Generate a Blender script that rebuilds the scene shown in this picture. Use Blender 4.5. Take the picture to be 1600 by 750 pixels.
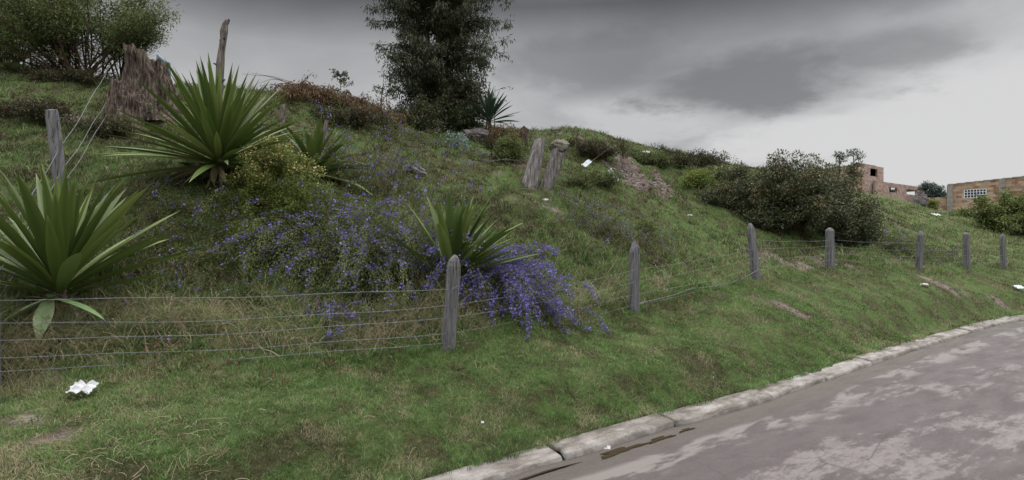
import bpy, math, random
import numpy as np
from math import radians, sin, cos, pi

# ------------------------------------------------------------------ scene
sc = bpy.context.scene
for o in list(bpy.data.objects):
    bpy.data.objects.remove(o)
COL = sc.collection
CAM_H, F = 2.5, 900.0            # eye height, focal length in photo pixels (1600 wide)

cam_d = bpy.data.cameras.new('camera')
cam_d.sensor_width = 36
cam_d.lens = 36 * F / 1600
cam_d.clip_end = 3000
cam = bpy.data.objects.new('camera', cam_d)
cam.location = (0, 0, CAM_H)
cam.rotation_euler = (radians(90), 0, 0)
COL.objects.link(cam)
sc.camera = cam

SUN_EL, SUN_AZ = 52, 60          # degrees; azimuth measured from +Y towards +X
SUN_STRENGTH = 1.3
EXPOSURE = 0.0

w = bpy.data.worlds.new('World')
sc.world = w
w.use_nodes = True
nt = w.node_tree
nt.nodes.clear()
N = nt.nodes.new
L = nt.links.new


def wmath(op, a, b=None, c=None):
    n = N('ShaderNodeMath')
    n.operation = op
    for i, x in enumerate((a, b, c)):
        if x is None:
            continue
        if isinstance(x, (int, float)):
            n.inputs[i].default_value = x
        else:
            L(x, n.inputs[i])
    return n.outputs[0]


def wramp(val, stops):
    n = N('ShaderNodeValToRGB')
    cr = n.color_ramp
    while len(cr.elements) < len(stops):
        cr.elements.new(0.5)
    for e, (p, c) in zip(cr.elements, stops):
        e.position = p
        if isinstance(c, (int, float)):
            c = (c, c, c)
        e.color = (*c, 1)
    L(val, n.inputs[0])
    return n.outputs[0]


out = N('ShaderNodeOutputWorld')
sky = N('ShaderNodeTexSky')
sky.sky_type = 'NISHITA'
sky.sun_disc = False
sky.sun_elevation = radians(SUN_EL)
sky.sun_rotation = radians(SUN_AZ)
bg_sky = N('ShaderNodeBackground')
bg_sky.inputs['Strength'].default_value = 0.08
L(sky.outputs[0], bg_sky.inputs['Color'])
tc = N('ShaderNodeTexCoord')
sx = N('ShaderNodeSeparateXYZ')
L(tc.outputs['Generated'], sx.inputs[0])
dx, dy, dz = sx.outputs
den = wmath('ADD', wmath('MAXIMUM', dz, 0.0), 0.22)
u = wmath('DIVIDE', dx, den)
v = wmath('DIVIDE', dy, den)
cmb = N('ShaderNodeCombineXYZ')
L(u, cmb.inputs[0]); L(v, cmb.inputs[1]); cmb.inputs[2].default_value = 3.7
nz = N('ShaderNodeTexNoise')
nz.inputs['Scale'].default_value = 1.05
nz.inputs['Detail'].default_value = 9
nz.inputs['Roughness'].default_value = 0.5
nz.inputs['Distortion'].default_value = 0.25
L(cmb.outputs[0], nz.inputs['Vector'])
nz2 = N('ShaderNodeTexNoise')
nz2.inputs['Scale'].default_value = 2.9
nz2.inputs['Detail'].default_value = 8
nz2.inputs['Roughness'].default_value = 0.62
L(cmb.outputs[0], nz2.inputs['Vector'])


def direction(px, py):
    d = np.array([(px - 800) / F, 1.0, (375 - py) / F])
    return d / np.linalg.norm(d)


def cloud_blob(px, py, rx, rz, noise_amt):
    """soft-edged cloud bank around one compass bearing and height of the sky"""
    c = direction(px, py)
    a = wmath('DIVIDE', wmath('SUBTRACT', dx, float(c[0])), rx)
    b = wmath('DIVIDE', wmath('SUBTRACT', dz, float(c[2])), rz)
    r = wmath('SQRT', wmath('ADD', wmath('MULTIPLY', a, a), wmath('MULTIPLY', b, b)))
    r = wmath('ADD', r, wmath('MULTIPLY', wmath('SUBTRACT', nz2.outputs[0], 0.5), noise_amt))
    front = wmath('GREATER_THAN', dy, 0.0)
    m = N('ShaderNodeMapRange')
    m.interpolation_type = 'SMOOTHSTEP'
    m.inputs['From Min'].default_value = 0.40
    m.inputs['From Max'].default_value = 1.12
    m.inputs['To Min'].default_value = 1
    m.inputs['To Max'].default_value = 0
    L(r, m.inputs[0])
    return wmath('MULTIPLY', m.outputs[0], front)


base = wramp(nz.outputs[0], [(0.34, (0.50, 0.50, 0.505)), (0.5, (0.405, 0.405, 0.412)), (0.66, (0.30, 0.30, 0.308))])
dark = wmath('MAXIMUM', cloud_blob(1180, 130, 0.20, 0.062, 1.9), wmath('MAXIMUM', wmath('MULTIPLY', cloud_blob(930, 100, 0.20, 0.06, 1.7), 0.7), wmath('MULTIPLY', cloud_blob(1380, 85, 0.13, 0.035, 2.2), 0.7)))
light = wmath('MAXIMUM', cloud_blob(1580, 235, 0.36, 0.20, 0.8), wmath('MAXIMUM', cloud_blob(1300, 215, 0.24, 0.06, 1.3), wmath('MULTIPLY', cloud_blob(1020, 190, 0.20, 0.06, 2.2), 0.6)))


def wmix(fac, a, b, blend='MIX'):
    n = N('ShaderNodeMix')
    n.data_type = 'RGBA'
    n.blend_type = blend
    for sock, x in ((n.inputs[0], fac), (n.inputs[6], a), (n.inputs[7], b)):
        if isinstance(x, (int, float)):
            sock.default_value = x
        elif isinstance(x, tuple):
            sock.default_value = (*x, 1)
        else:
            L(x, sock)
    return n.outputs[2]


c1 = wmix(light, base, (0.68, 0.675, 0.675))
c2 = wmix(wmath('MULTIPLY', dark, 0.92), c1, (0.205, 0.202, 0.205))
# a dark image fade put into the sky from about 17 degrees up, then the bright overcast overhead
high = wramp(dz, [(0.0, 1.0), (0.305, 1.0), (0.375, 0.33), (0.42, 0.42), (0.56, 1.0)])
c3 = wmix(1.0, c2, high, 'MULTIPLY')
over = wramp(dz, [(0.0, 1.0 / 9.0), (0.44, 1.0 / 9.0), (0.62, 1.0)])
c4 = wmix(1.0, c3, over, 'MULTIPLY')
bg_c = N('ShaderNodeBackground')
bg_c.inputs['Strength'].default_value = 9.0
L(c4, bg_c.inputs['Color'])
mx = N('ShaderNodeMixShader')
mx.inputs[0].default_value = 0.95
L(bg_sky.outputs[0], mx.inputs[1]); L(bg_c.outputs[0], mx.inputs[2])
L(mx.outputs[0], out.inputs['Surface'])

sun_d = bpy.data.lights.new('sun', 'SUN')
sun_d.energy = SUN_STRENGTH
sun_d.angle = radians(25)
sun_d.color = (1.0, 0.97, 0.92)
sun = bpy.data.objects.new('sun', sun_d)
sun.rotation_euler = (radians(90 - SUN_EL), 0, radians(180 - SUN_AZ))
COL.objects.link(sun)

sc.view_settings.view_transform = 'Standard'
sc.view_settings.look = 'None'
sc.view_settings.gamma = 1
sc.view_settings.use_curve_mapping = False
sc.view_settings.exposure = EXPOSURE
sc.render.engine = 'CYCLES'
sc.cycles.max_bounces = 6
sc.cycles.diffuse_bounces = 3
sc.cycles.transmission_bounces = 3
sc.cycles.transparent_max_bounces = 4

rng = np.random.default_rng(7)
random.seed(7)


# ------------------------------------------------------------------ noise
def _hash(ix, iy, seed):
    h = (ix.astype(np.int64) * 374761393 + iy.astype(np.int64) * 668265263 + seed * 1442695041) & 0xffffffff
    h = ((h ^ (h >> 13)) * 1274126177) & 0xffffffff
    return ((h ^ (h >> 16)) & 0xffff) / 65535.0


def vnoise(x, y, seed=0):
    x = np.asarray(x, float); y = np.asarray(y, float)
    ix, iy = np.floor(x), np.floor(y)
    fx, fy = x - ix, y - iy
    fx = fx * fx * (3 - 2 * fx); fy = fy * fy * (3 - 2 * fy)
    a = _hash(ix, iy, seed); b = _hash(ix + 1, iy, seed)
    c = _hash(ix, iy + 1, seed); d = _hash(ix + 1, iy + 1, seed)
    return a + (b - a) * fx + (c - a) * fy + (a - b - c + d) * fx * fy


def fbm(x, y, seed=0, octs=4):
    s, amp, t = 0, 1, 0
    for i in range(octs):
        s = s + amp * vnoise(x * 2 ** i, y * 2 ** i, seed + i * 17)
        t += amp
        amp *= 0.5
    return s / t


def smooth(a, b, x):
    t = np.clip((x - a) / (b - a), 0, 1)
    return t * t * (3 - 2 * t)


# ------------------------------------------------------------------ materials
MATS = {}


def material(name, build, rough=0.8, spec=0.3):
    m = bpy.data.materials.new(name)
    m.use_nodes = True
    t = m.node_tree
    t.nodes.clear()
    o = t.nodes.new('ShaderNodeOutputMaterial')
    p = t.nodes.new('ShaderNodeBsdfPrincipled')
    p.inputs['Roughness'].default_value = rough
    p.inputs['Specular IOR Level'].default_value = spec
    t.links.new(p.outputs[0], o.inputs[0])
    build(t, p)
    MATS[name] = m
    return m


def tn(t, kind, **kw):
    n = t.nodes.new(kind)
    for k, x in kw.items():
        setattr(n, k, x)
    return n


def ramp(t, val, stops, interp='LINEAR'):
    n = t.nodes.new('ShaderNodeValToRGB')
    cr = n.color_ramp
    cr.interpolation = interp
    while len(cr.elements) < len(stops):
        cr.elements.new(0.5)
    for e, (p, c) in zip(cr.elements, stops):
        e.position = p
        if isinstance(c, (int, float)):
            c = (c, c, c)
        e.color = (*c, 1)
    t.links.new(val, n.inputs[0])
    return n.outputs[0]


def coords(t, scale=(1, 1, 1), rot=(0, 0, 0)):
    g = t.nodes.new('ShaderNodeTexCoord')
    m = t.nodes.new('ShaderNodeMapping')
    m.inputs['Scale'].default_value = scale
    m.inputs['Rotation'].default_value = rot
    t.links.new(g.outputs['Object'], m.inputs[0])
    return m.outputs[0]


def noise(t, vec, scale, detail=5, rough=0.55, dist=0.0):
    n = t.nodes.new('ShaderNodeTexNoise')
    n.inputs['Scale'].default_value = scale
    n.inputs['Detail'].default_value = detail
    n.inputs['Roughness'].default_value = rough
    n.inputs['Distortion'].default_value = dist
    t.links.new(vec, n.inputs['Vector'])
    return n.outputs[0]


def mix(t, fac, a, b, blend='MIX'):
    n = t.nodes.new('ShaderNodeMix')
    n.data_type = 'RGBA'
    n.blend_type = blend
    for sock, x in ((n.inputs[0], fac), (n.inputs[6], a), (n.inputs[7], b)):
        if isinstance(x, (int, float)):
            sock.default_value = x
        elif isinstance(x, tuple):
            sock.default_value = (*x, 1)
        else:
            t.links.new(x, sock)
    return n.outputs[2]


def attr(t, name='v'):
    a = t.nodes.new('ShaderNodeAttribute')
    a.attribute_name = name
    return a.outputs['Fac']


def bump(t, p, h, strength=0.5, dist=0.02):
    b = t.nodes.new('ShaderNodeBump')
    b.inputs['Strength'].default_value = strength
    b.inputs['Distance'].default_value = dist
    t.links.new(h, b.inputs['Height'])
    t.links.new(b.outputs[0], p.inputs['Normal'])


def leafy(name, stops, rough=0.6, spec=0.25, trans=0.25):
    """leaf material: colour by the leaf's own random number, a little light through it"""
    def b(t, p):
        c = ramp(t, attr(t), stops)
        t.links.new(c, p.inputs['Base Color'])
        if trans:
            tr = t.nodes.new('ShaderNodeBsdfTranslucent')
            t.links.new(c, tr.inputs['Color'])
            ms = t.nodes.new('ShaderNodeMixShader')
            ms.inputs[0].default_value = trans
            t.links.new(p.outputs[0], ms.inputs[1])
            t.links.new(tr.outputs[0], ms.inputs[2])
            o = [n for n in t.nodes if n.type == 'OUTPUT_MATERIAL'][0]
            t.links.new(ms.outputs[0], o.inputs[0])
    return material(name, b, rough, spec)


leafy('grass_blades', [(0.0, (0.040, 0.032, 0.016)), (0.12, (0.042, 0.046, 0.017)), (0.24, (0.052, 0.074, 0.021)), (0.38, (0.095, 0.180, 0.050)), (0.60, (0.155, 0.250, 0.078)),
                       (0.74, (0.20, 0.21, 0.095)), (0.88, (0.27, 0.23, 0.14)), (1.0, (0.37, 0.32, 0.22))], 0.7, 0.2, 0.3)
leafy('straw', [(0.0, (0.16, 0.12, 0.065)), (0.5, (0.25, 0.20, 0.125)), (1.0, (0.36, 0.31, 0.22))], 0.7, 0.2, 0.2)
leafy('eucalyptus_leaves', [(0.0, (0.020, 0.026, 0.010)), (0.6, (0.042, 0.052, 0.018)), (0.93, (0.075, 0.082, 0.030)), (1.0, (0.12, 0.09, 0.05))], 0.45, 0.4, 0.2)
leafy('shrub_tree_leaves', [(0.0, (0.045, 0.065, 0.02)), (0.6, (0.10, 0.13, 0.036)), (1.0, (0.17, 0.19, 0.055))], 0.5, 0.35, 0.3)
leafy('yellow_green_leaves', [(0.0, (0.07, 0.11, 0.022)), (0.6, (0.14, 0.18, 0.04)), (1.0, (0.21, 0.23, 0.06))], 0.55, 0.3, 0.3)
leafy('dark_leaves', [(0.0, (0.032, 0.042, 0.020)), (0.45, (0.06, 0.078, 0.034)), (0.8, (0.105, 0.115, 0.052)), (0.92, (0.12, 0.085, 0.06)), (1.0, (0.18, 0.13, 0.06))], 0.5, 0.35, 0.2)
leafy('olive_leaves', [(0.0, (0.05, 0.068, 0.024)), (0.6, (0.085, 0.11, 0.036)), (1.0, (0.15, 0.16, 0.06))], 0.55, 0.3, 0.25)
leafy('weed_leaves', [(0.0, (0.045, 0.07, 0.022)), (0.4, (0.085, 0.12, 0.035)), (0.6, (0.12, 0.12, 0.05)), (0.8, (0.14, 0.10, 0.055)), (1.0, (0.22, 0.17, 0.10))], 0.65, 0.25, 0.25)
leafy('grit', [(0.0, (0.05, 0.04, 0.035)), (0.6, (0.14, 0.12, 0.11)), (1.0, (0.34, 0.32, 0.30))], 0.9, 0.2, 0)
leafy('silver_leaves', [(0.0, (0.11, 0.16, 0.14)), (1.0, (0.24, 0.32, 0.29))], 0.6, 0.3, 0.15)
leafy('grey_green_leaves', [(0.0, (0.055, 0.085, 0.07)), (1.0, (0.12, 0.16, 0.14))], 0.6, 0.3, 0.15)
leafy('scrambler_leaves', [(0.0, (0.04, 0.055, 0.014)), (0.6, (0.09, 0.12, 0.028)), (1.0, (0.16, 0.19, 0.05))], 0.55, 0.3, 0.3)
leafy('heath_leaves', [(0.0, (0.035, 0.028, 0.018)), (0.5, (0.055, 0.058, 0.026)), (1.0, (0.10, 0.08, 0.05))], 0.7, 0.2, 0.15)
leafy('blue_petals', [(0.0, (0.11, 0.09, 0.27)), (0.6, (0.19, 0.16, 0.44)), (1.0, (0.32, 0.28, 0.62))], 0.6, 0.2, 0.35)
leafy('cream_petals', [(0.0, (0.32, 0.26, 0.10)), (1.0, (0.55, 0.48, 0.24))], 0.7, 0.2, 0.2)
leafy('brown_leaves', [(0.0, (0.065, 0.038, 0.022)), (0.5, (0.14, 0.09, 0.05)), (1.0, (0.27, 0.19, 0.115))], 0.75, 0.15, 0.2)
leafy('agave_leaves', [(0.0, (0.032, 0.060, 0.013)), (0.5, (0.085, 0.122, 0.028)), (0.9, (0.165, 0.205, 0.060)), (0.97, (0.20, 0.16, 0.08)), (1.0, (0.17, 0.12, 0.07))], 0.48, 0.35, 0.15)
leafy('agave_leaves_dark', [(0.0, (0.020, 0.036, 0.022)), (1.0, (0.05, 0.085, 0.045))], 0.4, 0.45, 0.08)
leafy('agave_leaves_pale', [(0.0, (0.15, 0.24, 0.10)), (1.0, (0.26, 0.33, 0.17))], 0.5, 0.35, 0.1)
leafy('dry_agave_leaves', [(0.0, (0.10, 0.095, 0.045)), (0.5, (0.19, 0.155, 0.09)), (1.0, (0.27, 0.225, 0.15))], 0.7, 0.2, 0.05)


def b_bark(c1, c2, c3):
    def b(t, p):
        v1 = noise(t, coords(t, (9, 9, 1.2)), 2.2, 8, 0.65, 0.3)
        col = ramp(t, v1, [(0.34, c1), (0.5, c2), (0.64, c3)])
        t.links.new(col, p.inputs['Base Color'])
        bump(t, p, v1, 1.0, 0.06)
    return b


material('bark', b_bark((0.035, 0.028, 0.022), (0.10, 0.08, 0.06), (0.19, 0.16, 0.125)), 0.9, 0.15)
material('twig', b_bark((0.05, 0.035, 0.022), (0.10, 0.065, 0.04), (0.16, 0.11, 0.07)), 0.9, 0.15)
material('red_stems', b_bark((0.022, 0.015, 0.011), (0.055, 0.034, 0.024), (0.10, 0.066, 0.045)), 0.85, 0.2)
material('dead_wood', b_bark((0.05, 0.04, 0.035), (0.13, 0.11, 0.10), (0.24, 0.21, 0.19)), 0.9, 0.15)
material('pale_dead_wood', b_bark((0.07, 0.06, 0.058), (0.18, 0.165, 0.16), (0.31, 0.29, 0.28)), 0.9, 0.15)
material('rotten_wood', b_bark((0.018, 0.014, 0.012), (0.075, 0.058, 0.046), (0.19, 0.15, 0.125)), 0.95, 0.1)
material('soil_crust', b_bark((0.08, 0.075, 0.06), (0.15, 0.14, 0.115), (0.22, 0.20, 0.16)), 0.95, 0.1)


def b_post(t, p):
    v1 = noise(t, coords(t, (30, 30, 1.6)), 1.0, 8, 0.65, 0.2)
    v2 = noise(t, coords(t, (3, 3, 3)), 1.6, 4)
    col = ramp(t, v1, [(0.30, (0.050, 0.047, 0.050)), (0.5, (0.115, 0.112, 0.12)), (0.70, (0.20, 0.19, 0.20))])
    col = mix(t, ramp(t, v2, [(0.5, 0.0), (0.7, 0.5)]), col, (0.13, 0.14, 0.10))
    crk = noise(t, coords(t, (55, 55, 0.9)), 1.0, 3, 0.5, 0.6)
    col = mix(t, ramp(t, crk, [(0.36, 0.9), (0.42, 0.0)]), col, (0.02, 0.018, 0.018))
    t.links.new(col, p.inputs['Base Color'])
    bump(t, p, v1, 0.9, 0.02)


material('weathered_post', b_post, 0.85, 0.2)


def b_ground(t, p):
    vec = coords(t)
    n1 = noise(t, vec, 1.6, 6, 0.6)
    n2 = noise(t, vec, 14, 6, 0.7)
    turf = ramp(t, n2, [(0.3, (0.045, 0.072, 0.020)), (0.5, (0.075, 0.115, 0.034)), (0.7, (0.12, 0.13, 0.055))])
    old = ramp(t, n2, [(0.3, (0.035, 0.027, 0.016)), (0.55, (0.07, 0.058, 0.032)), (0.75, (0.125, 0.105, 0.062))])
    turf = mix(t, ramp(t, n1, [(0.44, 0.0), (0.58, 0.8)]), turf, old)
    dcol = ramp(t, noise(t, vec, 5, 8, 0.7), [(0.3, (0.085, 0.062, 0.05)), (0.5, (0.16, 0.122, 0.105)), (0.7, (0.26, 0.21, 0.185))])
    col = mix(t, attr(t, 'dirt'), turf, dcol)
    stone = ramp(t, noise(t, vec, 30, 5, 0.7), [(0.3, (0.30, 0.25, 0.20)), (0.7, (0.50, 0.45, 0.38))])
    col = mix(t, attr(t, 'pale'), col, stone)
    t.links.new(col, p.inputs['Base Color'])
    bump(t, p, noise(t, vec, 9, 9, 0.75), 1.0, 0.14)


material('ground', b_ground, 0.95, 0.1)

ROAD_ROT = -radians(37.5)


def b_road(t, p):
    # object coordinates turned so that x runs along the road
    base_v = coords(t, (1, 1, 1), (0, 0, ROAD_ROT))
    m = t.nodes.new('ShaderNodeMapping')
    m.inputs['Scale'].default_value = (0.33, 1.0, 1)
    t.links.new(base_v, m.inputs[0])
    streak = noise(t, m.outputs[0], 1.5, 14, 0.74, 0.15)
    fine = noise(t, coords(t), 60, 4, 0.7)
    dist = attr(t, 'kd')                     # metres out from the kerb, /4
    away = ramp(t, dist, [(0.0, 0.0), (0.22, 0.02), (0.42, 0.085), (0.8, 0.16)])
    add = t.nodes.new('ShaderNodeMath'); add.operation = 'ADD'
    t.links.new(streak, add.inputs[0]); t.links.new(away, add.inputs[1])
    pale = ramp(t, add.outputs[0], [(0.595, 0.0), (0.64, 0.85)])
    darkc = ramp(t, fine, [(0.3, (0.034, 0.026, 0.0255)), (0.7, (0.068, 0.053, 0.051))])
    palec = ramp(t, fine, [(0.3, (0.105, 0.091, 0.087)), (0.7, (0.168, 0.147, 0.141))])
    pale = mix(t, 1.0, pale, ramp(t, noise(t, m.outputs[0], 11, 8, 0.75), [(0.40, 0.25), (0.52, 1.0)]), 'MULTIPLY')
    col = mix(t, pale, darkc, palec)
    agg = noise(t, coords(t), 170, 2, 0.6)
    col = mix(t, ramp(t, agg, [(0.56, 0.0), (0.70, 0.35)]), col, (0.15, 0.175, 0.17))
    vo = t.nodes.new('ShaderNodeTexVoronoi')
    vo.feature = 'DISTANCE_TO_EDGE'
    vo.inputs['Scale'].default_value = 0.55
    wv = mix(t, 0.10, coords(t), noise(t, coords(t), 1.3, 5, 0.7))
    nn = t.nodes.new('ShaderNodeTexNoise'); nn.inputs['Scale'].default_value = 1.2; nn.inputs['Detail'].default_value = 6
    t.links.new(coords(t), nn.inputs['Vector'])
    wv = mix(t, 0.22, coords(t), nn.outputs['Color'], 'LINEAR_LIGHT')
    t.links.new(wv, vo.inputs['Vector'])
    crack = ramp(t, vo.outputs['Distance'], [(0.0, 0.75), (0.006, 0.0)])
    col = mix(t, crack, col, (0.03, 0.026, 0.025))
    mid = noise(t, m.outputs[0], 6, 6, 0.7)
    col = mix(t, ramp(t, mid, [(0.45, 0.0), (0.75, 0.4)]), col, (0.085, 0.069, 0.066))
    # pale silt line and wet brown mud along the gutter
    m2 = t.nodes.new('ShaderNodeMapping')
    m2.inputs['Scale'].default_value = (0.5, 1.6, 1)
    t.links.new(base_v, m2.inputs[0])
    sl = noise(t, m2.outputs[0], 1.6, 7, 0.6, 0.3)
    edge = ramp(t, dist, [(0.10, 0.0), (0.125, 1.0), (0.19, 1.0), (0.24, 0.0)])
    silt = mix(t, 1.0, edge, ramp(t, sl, [(0.50, 0.0), (0.56, 1.0)]), 'MULTIPLY')
    col = mix(t, silt, col, (0.125, 0.111, 0.102))
    wob = t.nodes.new('ShaderNodeMath'); wob.operation = 'MULTIPLY_ADD'
    t.links.new(sl, wob.inputs[0]); wob.inputs[1].default_value = -0.09
    t.links.new(dist, wob.inputs[2])
    mud = ramp(t, wob.outputs[0], [(0.0, 1.0), (0.045, 1.0), (0.065, 0.0)])
    mudc = ramp(t, fine, [(0.3, (0.035, 0.028, 0.023)), (0.7, (0.078, 0.065, 0.055))])
    col = mix(t, mud, col, mudc)
    t.links.new(col, p.inputs['Base Color'])
    rr = ramp(t, noise(t, m.outputs[0], 4, 5), [(0.35, 0.55), (0.65, 0.85)])
    t.links.new(rr, p.inputs['Roughness'])
    bump(t, p, fine, 0.35, 0.01)


material('asphalt', b_road, 0.75, 0.35)


def b_kerb(t, p):
    mk = t.nodes.new('ShaderNodeMapping'); mk.inputs['Scale'].default_value = (0.3, 1.0, 1)
    t.links.new(coords(t, (1, 1, 1), (0, 0, ROAD_ROT)), mk.inputs[0])
    v1 = noise(t, mk.outputs[0], 4.5, 12, 0.75)
    v2 = noise(t, coords(t), 60, 4, 0.7)
    col = ramp(t, v1, [(0.40, (0.085, 0.073, 0.062)), (0.49, (0.175, 0.157, 0.142)), (0.60, (0.26, 0.243, 0.226))])
    col = mix(t, ramp(t, v2, [(0.5, 0.0), (0.75, 0.6)]), col, (0.17, 0.155, 0.14))
    stain = noise(t, coords(t), 1.7, 6, 0.7)
    col = mix(t, ramp(t, stain, [(0.48, 0.0), (0.62, 0.75)]), col, (0.085, 0.075, 0.062))
    t.links.new(col, p.inputs['Base Color'])
    bump(t, p, v2, 0.6, 0.015)


material('kerb_concrete', b_kerb, 0.9, 0.2)
material('puddle_water', lambda t, p: p.inputs['Base Color'].__setattr__('default_value', (0.03, 0.021, 0.010, 1)), 0.15, 0.5)


def flat(name, c, rough=0.8, spec=0.3, var=0.25, sc_=6):
    def b(t, p):
        v1 = noise(t, coords(t), sc_, 6, 0.6)
        lo = tuple(x * (1 - var) for x in c)
        hi = tuple(min(1, x * (1 + var)) for x in c)
        t.links.new(ramp(t, v1, [(0.3, lo), (0.7, hi)]), p.inputs['Base Color'])
    return material(name, b, rough, spec)


flat('galvanised_wire', (0.13, 0.135, 0.15), 0.55, 0.4)
flat('paper', (0.42, 0.42, 0.43), 0.8, 0.2, 0.08)
flat('white_plastic', (0.44, 0.48, 0.50), 0.45, 0.5, 0.2)
flat('black_plastic', (0.018, 0.017, 0.022), 0.5, 0.4)
flat('grey_rock', (0.10, 0.088, 0.085), 0.9, 0.2, 0.45, 9)
flat('pale_rock', (0.42, 0.38, 0.34), 0.9, 0.2, 0.3, 9)
flat('concrete', (0.22, 0.205, 0.19), 0.9, 0.2, 0.25, 3)
flat('interior_shade', (0.035, 0.03, 0.03), 0.95, 0.1)  # near black, stands for the shade inside the unfinished rooms
flat('white_iron', (0.52, 0.54, 0.60), 0.5, 0.4, 0.06)
flat('window_glass', (0.03, 0.04, 0.05), 0.1, 0.6)
flat('blue_sheet', (0.09, 0.16, 0.19), 0.6, 0.3)


def b_brick(c1, c2, c3, mortar):
    def b(t, p):
        g = t.nodes.new('ShaderNodeUVMap')
        br = t.nodes.new('ShaderNodeTexBrick')
        br.inputs['Color1'].default_value = (0, 0, 0, 1)
        br.inputs['Color2'].default_value = (1, 1, 1, 1)
        br.inputs['Mortar'].default_value = (0.5, 0.5, 0.5, 1)
        br.inputs['Scale'].default_value = 1.0
        br.inputs['Brick Width'].default_value = 0.42
        br.inputs['Row Height'].default_value = 0.215
        br.inputs['Mortar Size'].default_value = 0.012
        br.inputs['Bias'].default_value = 0.0
        t.links.new(g.outputs[0], br.inputs['Vector'])
        v1 = noise(t, coords(t), 0.9, 6, 0.65)
        a = t.nodes.new('ShaderNodeMath'); a.operation = 'MULTIPLY_ADD'
        t.links.new(v1, a.inputs[0]); a.inputs[1].default_value = 0.9
        s = t.nodes.new('ShaderNodeMath'); s.operation = 'MULTIPLY'
        t.links.new(br.outputs['Color'], s.inputs[0]); s.inputs[1].default_value = 0.45
        t.links.new(s.outputs[0], a.inputs[2])
        col = ramp(t, a.outputs[0], [(0.35, c1), (0.62, c2), (0.95, c3)])
        col = mix(t, br.outputs['Fac'], col, mortar)
        t.links.new(col, p.inputs['Base Color'])
    return b


material('orange_block', b_brick((0.14, 0.075, 0.05), (0.27, 0.17, 0.115), (0.40, 0.31, 0.22), (0.24, 0.205, 0.17)), 0.9, 0.15)
material('pink_block', b_brick((0.20, 0.125, 0.105), (0.31, 0.21, 0.18), (0.40, 0.31, 0.27), (0.28, 0.24, 0.22)), 0.9, 0.15)


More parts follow.
